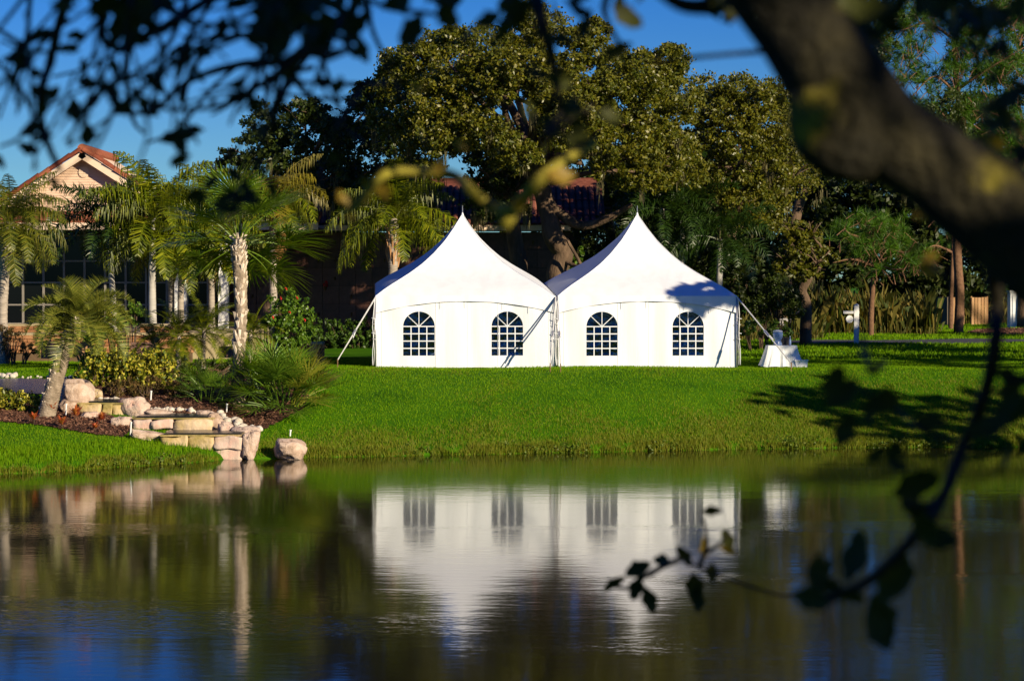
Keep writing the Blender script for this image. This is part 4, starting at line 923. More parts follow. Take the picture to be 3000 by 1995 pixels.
def ledge(x0, y0, x1, y1, Y, label, nst, dep):
    a = P(x0, y1, Y); b = P(x1, y0, Y); root = empty('stone_ledge', (a.x, Y, a.z), label, 'stone wall', 'stepped stone ledges of the cascade')
    L = b.x - a.x; H = b.z - a.z
    MB().box((L / 2, dep / 2 + 0.12, H / 2 - 0.3), (L - 0.05, dep - 0.05, H + 0.5)).obj('core', M['ledge'], root)
    import bmesh
    cuts = [0] + sorted(rnd.uniform(0.12, 0.88) for _ in range(nst - 1)) + [1]
    cuts = [(c + k / nst) / 2 for k, c in enumerate(cuts)]; cuts[0] = 0; cuts[-1] = 1
    for k in range(nst):
        rows = 1 if rnd.random() < 0.85 else 2
        for r in range(rows):
            xa, xb = cuts[k] * L, cuts[k + 1] * L; za, zb = H * r / rows, H * (r + 1) / rows
            bm = bmesh.new(); bmesh.ops.create_cube(bm, size=1); bmesh.ops.subdivide_edges(bm, edges=bm.edges[:], cuts=5, use_grid_fill=True)
            od = Vector((rnd.uniform(0, 50), rnd.uniform(0, 50), 0))
            for v in bm.verts:
                q = v.co; r_ = 1 - 0.05 * max(0, (abs(q.x) * 2) ** 8 + (abs(q.z) * 2) ** 8 - 1) * 0.6
                v.co = Vector((q.x * r_ * (xb - xa - 0.02), q.y * 0.35, q.z * r_ * (zb - za - 0.02)))
                v.co += v.normal * 0 + Vector((noise.noise(q * 2 + od), noise.noise(q * 2.4 - od), noise.noise(q * 2.2 + od * 2))) * 0.09
                v.co.y += 0.05 * noise.noise(Vector((v.co.x * 3, v.co.z * 3, 0)) + od)
            me = bpy.data.meshes.new('stone_block'); bm.to_mesh(me); bm.free()
            o = link('stone_block', me, M['ledge' if rnd.random() < 0.6 else 'rock'], root, True); o.location = ((xa + xb) / 2, 0.12 + rnd.uniform(-.04, .04), (za + zb) / 2)
    mb = MB(); mb.box((L / 2, dep / 2 + 0.02, H + 0.02), (L + 0.02, dep + 0.10, 0.035), 0, 0.01); mb.obj('lip_slab', M['ledge'], root)
    MB().box((L / 2, dep / 2 + 0.1, H + 0.065), (L - 0.2, dep - 0.2, 0.03)).obj('water_film', M['still'], root)
    return root
ledge(228, 1184, 394, 1240, 70.6, 'top stone ledge of the cascade in three mossy blocks', 3, 1.6)
ledge(388, 1228, 625, 1284, 69.0, 'middle stone ledge of the cascade with two pale blocks', 3, 1.6)
ledge(470, 1278, 716, 1352, 67.3, 'lowest stone ledge of the cascade dropping into the pond', 3, 1.7)
SM = [boulder_mesh(20 + k, 1, 2) for k in range(6)]
def stones(path, n, s0, s1, label, grp, jx=4, jy=3, m='pebble'):
    ORD = 'leftmost,second,third,fourth,fifth,sixth,seventh,eighth,ninth,tenth,eleventh,twelfth,thirteenth,fourteenth,fifteenth,sixteenth,seventeenth,eighteenth,nineteenth,twentieth,twenty-first,twenty-second,twenty-third,twenty-fourth'.split(',')
    pts = []
    for i in range(n):
        t = (i + 0.5) / n; q = np.linspace(0, 1, len(path))
        pts.append((np.interp(t, q, [p[0] for p in path]) + rnd.uniform(-jx, jx), np.interp(t, q, [p[1] for p in path]) + rnd.uniform(-jy, jy)))
    for i, (x, y) in enumerate(sorted(pts)):
        b = G(x, y); k = mpp(b.y); s = rnd.uniform(s0, s1) * k / 2
        o = link('river_stone', SM[rnd.randrange(6)], M[m], smooth=True); o.location = b + Vector((0, 0, s * 0.45)); o.scale = (s * rnd.uniform(.9, 1.3), s, s * rnd.uniform(.7, 1.1))
        o.rotation_euler = (rnd.uniform(-.4, .4), rnd.uniform(-.4, .4), rnd.uniform(0, 6)); tag(o, ORD[i] + (' ' if i == 0 else ' from the left, ') + label, 'stone', grp)
stones([(290, 1172), (365, 1178)], 7, 13, 24, 'white river stone in the row along the top ledge', 'stones along the top ledge')
stones([(436, 1206), (510, 1206), (575, 1212)], 12, 13, 28, 'white river stone edging the mulch above the middle ledge', 'stones above the middle ledge')
stones([(640, 1222), (672, 1240), (705, 1256), (762, 1275)], 24, 17, 32, 'white river stone heaped beside the lowest fall', 'stones beside the lowest fall', 9, 8)
stones([(0, 1106), (48, 1108)], 6, 15, 24, 'river stone lit by the sun on the far stream edge', 'sunlit stones on the stream edge')
stones([(58, 1108), (150, 1108), (225, 1112)], 13, 9, 16, 'small river stone in the shade on the far stream edge', 'shaded stones on the stream edge')
for px, y0, y1, lab in ((441, 1150, 1178, 'white pipe marker in the mulch behind the middle ledge'), (663, 1186, 1212, 'white pipe marker right of the small palmetto'), (192, 1188, 1222, 'slanting white pipe marker below the pindo palm'), (382, 1240, 1276, 'white pipe marker at the left end of the middle ledge'), (849, 1265, 1280, 'short white marker above the lone boulder')):
    b = G(px, y1); r = empty('pipe_marker', b, lab, 'marker', 'white pipe markers in the beds'); h_ = (y1 - y0) * mpp(b.y)
    MB().tube([(0, 0, -0.1), (0.02, 0, h_)], 0.022, 8).obj('pipe', M['white'], r); MB().tube([(0.02, 0, h_), (0.022, 0, h_ + 0.04)], 0.03, 8).obj('cap', M['white'], r)
# crotons
for px, py, h_, lab in ((100, 1245, 34, 'red croton nearest the left edge'), (150, 1225, 46, 'dark red croton under the pindo palm'), (183, 1258, 36, 'orange croton in the middle of the bed'), (222, 1235, 46, 'tallest orange-red croton in the mulch bed'), (280, 1268, 24, 'small orange croton at the lawn edge'), (297, 1245, 34, 'brownish croton left of the pink boulder')):
    b = G(px, py); r = empty('croton', b, lab, 'plant', 'red crotons in the mulch bed'); k = mpp(b.y)
    V = []
    for i in range(26):
        a = i * 2.4; e = rnd.uniform(0.5, 1.3); l = h_ * k * rnd.uniform(0.5, 0.85); d = np.array([math.cos(a) * math.cos(e), math.sin(a) * math.cos(e), math.sin(e)]); s_ = np.array([-math.sin(a), math.cos(a), 0]) * 0.035
        p0 = np.array([0, 0, 0.1 + 0.3 * h_ * k * rnd.random()]); V.append([p0, p0 + d * l * 0.55 + s_, p0 + d * l, p0 + d * l * 0.55 - s_])
    link('foliage', mesh_np('foliage', np.array(V), 4), M['croton'], r); MB().tube([(0, 0, -0.05), (0, 0, 0.3 * h_ * k + 0.1)], 0.012, 5).obj('stem', M['bark'], r)
# brown granite blocks near the brick wall
for x0, y0, x1, y1, Y, lab in ((382, 1004, 445, 1030, 84.8, 'low brown granite block before the brick wall'), (120, 1000, 160, 1038, 83.5, 'dark granite block in shade behind the pindo palm'), (640, 1015, 690, 1036, 84.5, 'brown granite block behind the cabbage palm trunk')):
    a = P((x0 + x1) / 2, y1, Y); o = MB(); px_box(o, x0, y0, x1, y1 + 12, Y, 0.5, 0.015); tag(o.obj('granite_block', M['brownstone']), lab, 'stone block', 'brown granite blocks')

# ------------------------------------------------------------------ oaks
def clumps(poly, Y0, depth, r0, r1, step, holes=(), wob=1.0):
    """blob positions filling an outline in the photograph, spread over a rounded depth"""
    xs = [p[0] for p in poly]; ys = [p[1] for p in poly]; cx, cy = sum(xs) / len(xs), sum(ys) / len(ys)
    hx, hy = (max(xs) - min(xs)) / 2, (max(ys) - min(ys)) / 2; mx, my = (max(xs) + min(xs)) / 2, (max(ys) + min(ys)) / 2
    out = []; x = min(xs)
    while x < max(xs):
        y = min(ys)
        while y < max(ys):
            a = x + rnd.uniform(-.5, .5) * step; b = y + rnd.uniform(-.5, .5) * step; r = rnd.uniform(r0, r1)
            if inpoly(np.array([a]), np.array([b]), poly)[0] and not any((a - h[0]) ** 2 / h[2] ** 2 + (b - h[1]) ** 2 / h[3] ** 2 < 1 for h in holes):
                q = min(1, ((a - mx) / hx) ** 2 * 0.9 + max(0, (my - b) / hy) ** 2 * 0.8)
                dd = depth * math.sqrt(max(0.02, 1 - q))
                for sgn in (-1, 0.75):
                    Y = Y0 + sgn * dd * rnd.uniform(0.75, 1.05); k = mpp(Y)
                    p = P(a, b, Y); out.append((tuple(p), (r * k, r * k, r * k * 0.78)))
            y += step
        x += step
    return out
def oak(label, poly, Y0, depth, trunk_pts, rs, m, per, limbs=16, holes=(), r0=45, r1=80, step=62, L=0.2, W=0.11, moss=0, grp='live oaks behind the tents', blobs=None, name='oak_tree', base=None):
    b = base if base is not None else Vector((trunk_pts[0][0], trunk_pts[0][1], tz(trunk_pts[0][0], trunk_pts[0][1])))
    root = empty(name, b, label, 'tree', grp)
    bl = blobs if blobs is not None else clumps(poly, Y0, depth, r0, r1, step, holes)
    bl = [(tuple(Vector(c) - b), r) for c, r in bl]
    link('crown', mesh_np('crown', leafcloud(bl, per, L, W, None, 0.45, 0.4), 4), M[m], root)
    tpts = [Vector(p) - b for p in trunk_pts]
    mb = MB(); branch(mb, tpts, rs, 10, 6, 0.2, 1.2); mb.obj('trunk', M['bark'], root, True)
    top = tpts[-1]
    sel = rnd.sample(bl, min(limbs, len(bl)))
    for c, r in sel:
        c = Vector(c); s = tpts[-1].lerp(tpts[-2], rnd.uniform(0, 0.7)); mid = s.lerp(c, 0.5) + Vector((rnd.uniform(-.8, .8), rnd.uniform(-.8, .8), rnd.uniform(0.2, 1.2)))
        mb = MB(); r_ = rs[-1] * rnd.uniform(0.4, 0.75); branch(mb, [s, s.lerp(mid, 0.5) + Vector((rnd.uniform(-.4, .4), 0, 0.2)), mid, c], [r_, r_ * 0.8, r_ * 0.5, 0.03], 6, 5, 0.2, 2)
        for k in range(9):
            t = rnd.uniform(0.4, 0.95); q = mid.lerp(c, t); e = q + Vector((rnd.uniform(-1, 1), rnd.uniform(-1.2, 0.4), rnd.uniform(-.3, 1))) * 0.9
            mb.tube([q, q.lerp(e, 0.5) + Vector((0, 0, 0.1)), e], [0.04, 0.03, 0.012], 4)
        mb.obj('limb', M['bark'], root, True)
    if moss:
        V = []; low = sorted(bl, key=lambda q: q[0][2])[:max(10, len(bl) // 2)]
        for i in range(moss):
            c, r = rnd.choice(low); p = np.array(c) + np.array([rnd.uniform(-1, 1) * r[0], rnd.uniform(-1, 0.5) * r[1], rnd.uniform(-1, 0) * r[2]])
            ln = rnd.uniform(0.4, 1.2)
            for k in range(14):
                o = npr.normal(size=3) * np.array([0.09, 0.09, 0.1]); l = ln * rnd.uniform(0.4, 1); a = rnd.uniform(0, 6.3); s_ = np.array([math.cos(a), math.sin(a), 0]) * 0.018
                q = p + o; V.append([q - s_, q + s_, q + s_ * 0.8 + np.array([0, 0, -l * 0.6]), q - s_ * 0.2 + np.array([rnd.uniform(-.05, .05), 0, -l])])
        tag(link('hanging_moss', mesh_np('hanging_moss', np.array(V), 4), M['moss'], root), kind='stuff')
    return root
OA = [(1130, 250), (1160, 200), (1192, 150), (1290, 90), (1370, 60), (1470, 75), (1545, 45), (1600, 45), (1670, 75), (1786, 95), (1808, 130), (1884, 125), (1946, 135), (1985, 195), (2010, 280), (2030, 420), (2020, 560), (1900, 560), (1780, 520), (1700, 440), (1600, 470), (1480, 520), (1400, 480), (1260, 470), (1180, 420), (1120, 340)]
tA = [P(1640, 850, 98), P(1632, 800, 98), P(1648, 740, 98), P(1620, 690, 97.7), P(1600, 600, 98), P(1560, 470, 98)]
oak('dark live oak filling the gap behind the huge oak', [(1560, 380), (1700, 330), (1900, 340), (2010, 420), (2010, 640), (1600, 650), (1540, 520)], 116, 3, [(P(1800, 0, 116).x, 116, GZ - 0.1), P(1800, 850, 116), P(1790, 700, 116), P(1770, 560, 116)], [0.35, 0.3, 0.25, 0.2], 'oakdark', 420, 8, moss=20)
ra = oak('huge spreading live oak with a curved trunk rising behind the gap between the tents', OA, 98, 6.5, [(tA[0].x, 98, GZ - 0.1)] + tA, [0.6, 0.5, 0.45, 0.42, 0.4, 0.38, 0.3], 'oakleaf', 1000, 26, holes=((1540, 370, 75, 70), (1450, 300, 25, 35)), moss=50, L=0.155, W=0.085)
for pts, rr in (([P(1600, 600, 98), P(1700, 660, 97.5), P(1780, 640, 97), P(1850, 600, 96.5)], [0.26, 0.2, 0.16, 0.08]), ([P(1560, 470, 98), P(1530, 380, 98), P(1490, 300, 97.8), P(1470, 250, 97.8)], [0.24, 0.2, 0.15, 0.1]), ([P(1560, 470, 98), P(1640, 460, 97), P(1700, 480, 96)], [0.25, 0.18, 0.1]), ([P(1640, 760, 98), P(1700, 780, 97), P(1660, 700, 96.8)], [0.1, 0.08, 0.06]), ([P(1555, 450, 98), P(1590, 360, 98), P(1660, 300, 97.4)], [0.22, 0.16, 0.08])):
    mb = MB(); branch(mb, [Vector(p) - Vector(ra.location) for p in pts], rr, 7, 6, 0.2, 2); mb.obj('limb', M['bark'], ra, True)
OB = [(625, 445), (695, 405), (776, 350), (869, 320), (950, 310), (1018, 295), (1045, 255), (1130, 235), (1180, 320), (1230, 430), (1260, 560), (1200, 620), (1050, 600), (900, 560), (760, 540), (640, 500)]
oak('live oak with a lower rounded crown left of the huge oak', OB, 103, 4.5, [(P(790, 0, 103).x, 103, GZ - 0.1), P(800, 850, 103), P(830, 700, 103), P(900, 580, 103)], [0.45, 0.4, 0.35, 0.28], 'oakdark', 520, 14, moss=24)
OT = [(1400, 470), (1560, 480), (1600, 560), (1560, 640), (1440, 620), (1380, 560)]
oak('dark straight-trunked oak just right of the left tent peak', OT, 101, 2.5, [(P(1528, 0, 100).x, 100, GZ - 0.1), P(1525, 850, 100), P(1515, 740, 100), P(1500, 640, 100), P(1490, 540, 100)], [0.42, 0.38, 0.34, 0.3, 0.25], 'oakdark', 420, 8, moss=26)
OC = [(2030, 300), (2045, 235), (2100, 215), (2156, 205), (2214, 235), (2268, 198), (2315, 270), (2335, 400), (2340, 500), (2320, 590), (2240, 640), (2150, 660), (2060, 640), (2000, 600), (2000, 450)]
oak('live oak with moss and twisting pale branches behind the right tent', OC, 106, 4.5, [(P(2140, 0, 106).x, 106, GZ - 0.1), P(2140, 860, 106), P(2135, 720, 106), P(2160, 560, 106)], [0.4, 0.35, 0.32, 0.25], 'oakleaf', 880, 16, moss=44, L=0.155, W=0.085)
OD = [(2260, 700), (2330, 660), (2400, 690), (2420, 760), (2370, 810), (2280, 800)]
oak('small leaning oak right of the dome-shaped clipped tree', OD, 112, 1.6, [(P(2362, 0, 112).x, 112, GZ - 0.1), P(2362, 900, 112), P(2350, 850, 112), P(2375, 810, 112), P(2400, 780, 112)], [0.3, 0.26, 0.22, 0.2, 0.14], 'oakleaf', 420, 6, r0=28, r1=46, step=44, moss=10)

# ------------------------------------------------------------------ woodland and pines on the right
wb = []
for k in range(640):
    x = rnd.uniform(1850, 3160); top = 400 + 50 * math.sin(x * 0.013) + (60 if x < 2300 else 0); y = rnd.uniform(top, 940); Y = rnd.uniform(167, 190)
    r = rnd.uniform(45, 85) * mpp(Y); wb.append((tuple(P(x, y, Y)), (r, r, r * 0.9)))
for k in range(70):
    x = rnd.uniform(930, 1900); y = rnd.uniform(560, 900); Y = rnd.uniform(125, 140); r = rnd.uniform(45, 80) * mpp(Y)
    if not (1330 < x < 1420 and y < 640): wb.append((tuple(P(x, y, Y)), (r, r, r * 0.9)))
for k in range(70):
    x = rnd.uniform(-300, 900); y = rnd.uniform(640, 900); Y = rnd.uniform(150, 165); r = rnd.uniform(45, 80) * mpp(Y); wb.append((tuple(P(x, y, Y)), (r, r, r * 0.9)))
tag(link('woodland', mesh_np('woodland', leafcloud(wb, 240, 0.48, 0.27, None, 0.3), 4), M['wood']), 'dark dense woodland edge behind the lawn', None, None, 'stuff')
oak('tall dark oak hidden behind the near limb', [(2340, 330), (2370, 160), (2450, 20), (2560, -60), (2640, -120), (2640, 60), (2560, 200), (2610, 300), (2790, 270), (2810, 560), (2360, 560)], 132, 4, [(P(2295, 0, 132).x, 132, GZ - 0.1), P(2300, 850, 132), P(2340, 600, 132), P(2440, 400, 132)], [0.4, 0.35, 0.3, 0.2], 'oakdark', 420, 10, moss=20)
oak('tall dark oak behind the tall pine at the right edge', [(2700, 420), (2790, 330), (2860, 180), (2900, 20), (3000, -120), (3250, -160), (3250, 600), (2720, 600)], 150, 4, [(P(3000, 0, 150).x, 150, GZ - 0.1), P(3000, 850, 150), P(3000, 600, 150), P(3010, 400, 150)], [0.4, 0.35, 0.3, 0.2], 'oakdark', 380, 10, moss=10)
def pine(label, bx, by, Y, trunk_px, rs, tufts, tl, branches):
    b = Vector((P(bx, 0, Y).x, Y, GZ)); root = empty('pine_tree', b, label, 'tree', 'pines at the wood edge')
    mb = MB(); tp_ = [Vector((0, 0, -0.1))] + [P(x, y, Y) - b for x, y in trunk_px]; branch(mb, tp_, rs, 9, 6, 0.12, 2); mb.obj('trunk', M['pinebark'], root, True)
    V = []; mbb = MB()
    for (x, y, rx, ry, n) in tufts:
        for i in range(n):
            c = P(x + rnd.gauss(0, rx * 0.5), y + rnd.gauss(0, ry * 0.5), Y + rnd.uniform(-1.8, 1.8)) - b
            d = Vector((rnd.uniform(-1, 1), rnd.uniform(-1, .5), rnd.uniform(0.1, 1))).normalized(); mbb.tube([c - d * 0.6 - Vector((0, 0, 0.1)), c - d * 0.2, c], [0.03, 0.02, 0.012], 4)
            dd = rdir(46); dd = unit(dd + np.array(d) * 0.7); a = unit(np.cross(dd, rdir(46))) * 0.013; ln = tl * npr.uniform(0.7, 1.1, (46, 1)); c_ = np.array(c)
            V.append(np.stack([c_ + a, c_ - a, c_ + dd * ln], 1))
    link('crown', mesh_np('crown', np.concatenate(V), 3), M['needle'], root)
    for pts in branches:
        mb = MB(); branch(mb, [P(x, y, Y + dy) - b for x, y, dy in pts], lerpr([0.09, 0.06, 0.02], len(pts)), 6, 5, 0.2, 2); mb.obj('branch', M['pinebark'], root, True)
    tag(mbb.obj('twigs', M['pinebark'], root), kind='stuff')
pine('young pine with bright green needle tufts over the sign post', 2555, 950, 128, [(2553, 900), (2558, 830), (2560, 740), (2558, 650)], [0.16, 0.15, 0.13, 0.11, 0.06],
     [(2500, 700, 70, 40, 44), (2560, 660, 60, 40, 40), (2620, 700, 60, 40, 40), (2640, 740, 60, 30, 30), (2540, 740, 60, 30, 30), (2470, 670, 30, 20, 16), (2690, 760, 50, 30, 26), (2590, 790, 70, 20, 16)], 0.62,
     [[(2560, 780, 0), (2500, 760, -1), (2440, 770, -1.5)], [(2560, 770, 0), (2620, 790, -1), (2690, 780, -1.5)], [(2560, 720, 0), (2650, 740, -1), (2680, 710, -1.4)], [(2558, 700, 0), (2500, 690, -1), (2470, 670, -1.2)]])
pine('tall pine with open crown above the limb at top right', 2812, 950, 134, [(2812, 870), (2805, 700), (2820, 450), (2800, 200), (2790, -60)], [0.28, 0.26, 0.24, 0.2, 0.16, 0.1],
     [(2640, 160, 80, 70, 60), (2720, 60, 100, 70, 80), (2840, 110, 100, 80, 90), (2930, 200, 90, 90, 80), (2680, 230, 70, 50, 36), (2960, 60, 90, 80, 60), (2620, 60, 70, 60, 40), (2760, 300, 90, 60, 40), (2900, 330, 110, 80, 80), (2990, 400, 80, 80, 50), (2840, 430, 100, 50, 40), (2800, 200, 90, 70, 60), (2700, 330, 70, 60, 40), (2580, 130, 40, 60, 24)], 0.7,
     [[(2820, 300, 0), (2740, 225, -1), (2670, 285, -1.6)], [(2810, 260, 0), (2900, 200, -1), (3000, 140, -1.6)], [(2800, 120, 0), (2720, 70, -1), (2640, 90, -1.6)], [(2815, 330, 0), (2900, 330, -1), (2980, 370, -1.2)], [(2800, 90, 0), (2860, 50, -1), (2950, 20, -1.2)]])
pine('dark pine behind the young pine near the board fence', 2790, 950, 146, [(2786, 900), (2790, 780), (2795, 640)], [0.16, 0.15, 0.12, 0.08], [(2800, 640, 70, 50, 18), (2740, 620, 60, 40, 12), (2850, 700, 60, 40, 12), (2440, 560, 60, 40, 0), (2760, 720, 60, 40, 10)], 0.45, [[(2790, 740, 0), (2740, 720, -1), (2700, 740, -1.4)]])
for lab, pts in (('dark understory shrub behind the right shoulder of the right tent', [(2030 + 26 * k, 800 + 40 * math.sin(k * 1.7), 52) for k in range(7)]), ('dark understory shrub between the two tent peaks', [(1760 + 26 * k, 800 + 40 * math.sin(k * 1.7), 52) for k in range(7)]), ('dark understory shrub under the huge oak', [(1690 + 24 * k, 720 + 30 * math.sin(k * 1.7), 40) for k in range(4)])):
    shrub('understory_shrub', lab, 'shrub', [pblob(x, y, r_, 104.5 + rnd.uniform(-1.5, 1.5), r_, r_ * 1.5) for x, y, r_ in pts], 700, 0.2, 0.11, M['wood'], 3, 'understory shrubs under the oaks', loc=(P(pts[0][0], 0, 104.5).x, 104.5, GZ))
shrub('understory_shrub', 'light green shrub beside the curved oak trunk between the tents', 'shrub', [pblob(1660, 780, 36, 100), pblob(1685, 745, 26, 100), pblob(1650, 820, 36, 100)], 500, 0.17, 0.1, M['hibleaf'], 4, 'understory shrubs under the oaks', loc=(P(1660, 0, 100).x, 100, GZ))
# tangled tall growth at the wood edge
def reeds(xa, xb, n, Y0, Y1, h0, h1, lean):
    V = []
    for i in range(n):
        x = rnd.uniform(xa, xb); Y = rnd.uniform(Y0, Y1); b = Vector((P(x, 0, Y).x, Y, GZ)); a = rnd.uniform(0, 6.3); h = h0 + (h1 - h0) * rnd.random() ** 1.5 * (0.25 + 0.75 * max(0, 0.5 + noise.noise((x * 0.03, Y * 0.4, 0)))) 
        for k in range(5):
            a2 = a + k * 1.3; l = lean * rnd.random() * h; s_ = np.array([math.cos(a2 + 1.5), math.sin(a2 + 1.5), 0]) * 0.012; p = np.array(b) + npr.normal(size=3) * [0.3, 0.3, 0]
            m_ = p + np.array([math.cos(a2) * l * 0.4, math.sin(a2) * l * 0.4, h * 0.65]); e = p + np.array([math.cos(a2) * l, math.sin(a2) * l, h * rnd.uniform(0.6, 1)])
            V.append([p - s_, p + s_, m_ + s_ * 0.5, e]); 
    return np.array(V)
tag(link('tall_grass', mesh_np('tall_grass', np.concatenate([reeds(2370, 2720, 2600, 132, 142, 0.3, 3.2, 0.4), reeds(2000, 2400, 600, 118, 132, 0.3, 1.8, 0.5), reeds(2720, 3100, 900, 162, 168, 0.4, 2.0, 0.5)]), 4), M['reed']), 'tall dry grass along the wood edge', None, None, 'stuff')

# ------------------------------------------------------------------ small things on the right lawn
def post_sign():
    b = G(2510, 1007); k = mpp(b.y); r = empty('sign_post', b, 'white wooden post sign with a hanging oval board on the lawn', 'sign')
    H = 112 * k; MB().box((-0.02, 0, H / 2), (14 * k, 0.14, H)).obj('post', M['white'], r)
    MB().lathe((-0.02, 0, H), [(0.11, 0), (0.11, 0.03), (0.0, 0.09)], 4).obj('post_cap', M['white'], r)
    MB().box((-0.26, -0.0, H - 20 * k), (46 * k, 0.08, 8 * k)).obj('crossarm', M['white'], r)
    c = Vector((-20 * k - 0.02, -0.01, H - 40 * k)); pl = [(c.x + 10.5 * k * math.cos(t * math.pi / 12), c.y - 0.02, c.z + 11 * k * math.sin(t * math.pi / 12)) for t in range(24)]
    MB().prism(pl, (0, 0.05, 0)).obj('oval_board', M['white'], r)
    for s_ in (-1, 1): MB().tube([(c.x + s_ * 0.07, c.y, c.z + 9 * k), (c.x + s_ * 0.07, c.y, c.z + 17 * k)], 0.008, 4).obj('hanger', M['bronze'], r)
post_sign()
def fence():
    Y = 160.0; r = empty('board_fence', (P(2785, 0, Y).x, Y, GZ), 'wooden board enclosure with a sunlit front and dark side near the woods', 'fence'); b = Vector(r.location)
    for x0, x1 in ((2782, 2823), (2846, 2893)):
        n = 4 if x0 < 2800 else 5; st = (x1 - x0) / n
        for i in range(n):
            mb = MB(); px_box(mb, x0 + i * st + 0.7, 871 + rnd.uniform(-1, 1), x0 + (i + 1) * st - 0.7, 953, Y, 0.04); atop(mb.obj('board', M['cedar']), r)
        mb = MB(); px_box(mb, x0, 885, x1, 890, Y + 0.05, 0.05); px_box(mb, x0, 935, x1, 940, Y + 0.05, 0.05); atop(mb.obj('rail', M['cedar']), r)
    a = P(2781, 0, Y); c = P(2725, 0, Y + 5)
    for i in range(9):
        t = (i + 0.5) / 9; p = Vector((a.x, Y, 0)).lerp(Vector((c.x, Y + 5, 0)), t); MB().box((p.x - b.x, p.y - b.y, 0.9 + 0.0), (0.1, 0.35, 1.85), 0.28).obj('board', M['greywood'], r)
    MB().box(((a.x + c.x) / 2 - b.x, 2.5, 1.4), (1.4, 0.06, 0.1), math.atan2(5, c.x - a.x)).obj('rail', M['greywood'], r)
    for x in (2782, 2823, 2846, 2893):
        mb = MB(); px_box(mb, x - 2.5, 868, x + 2.5, 955, Y + 0.08, 0.11); atop(mb.obj('post', M['cedar']), r)
fence()
def stone(name, x0, y0, x1, y1, label, m, Y, d, tap=0.0, cat='monument'):
    a = P(x0, y1, Y); b = P(x1, y0, Y); r = empty(name, ((a.x + b.x) / 2, Y + d / 2, GZ), label, cat, 'stone monuments by the mulch bed')
    w_ = b.x - a.x; h_ = b.z - GZ
    V = []; mb = MB(); mb.box((0, 0, 0.06), (w_ + 0.12, d + 0.12, 0.16)); mb.obj('plinth', m, r)
    mb = MB(); mb.prism([(-w_ / 2, -d / 2, 0.14), (w_ / 2, -d / 2, 0.14), (w_ / 2 * (1 - tap), -d / 2, h_ - 0.04), (0, -d / 2, h_), (-w_ / 2 * (1 - tap), -d / 2, h_ - 0.07)], (0, d, 0)); mb.obj('slab', m, r)
stone('stone_monument', 2331, 894, 2362, 949, 'tall pinkish stone slab monument under the leaning oak', M['pinkstone'], 132, 0.35, 0.05)
stone('stone_bench', 2282, 932, 2322, 954, 'low pale grey stone bench block left of the tall slab', M['graystone'], 126, 0.5)
stone('stone_marker', 2365, 927, 2389, 949, 'small bluish grey stone marker right of the tall slab', M['graystone'], 133, 0.4)
def cabinet():
    Y = 150.0; b = Vector((P(2990, 0, Y).x, Y, GZ)); r = empty('utility_cabinet', b, 'pale upright cabinet at the right edge beyond the mulch', 'cabinet')
    MB().box((0, 0.5, 1.1), (1.05, 1.0, 2.2), 0, 0.01).obj('body', M['plastic'], r); MB().box((0, 0.5, 2.26), (1.15, 1.1, 0.12)).obj('lid', M['plastic'], r)
    MB().box((0, -0.02, 1.1), (0.8, 0.04, 1.8)).obj('door', M['plastic'], r)
cabinet()
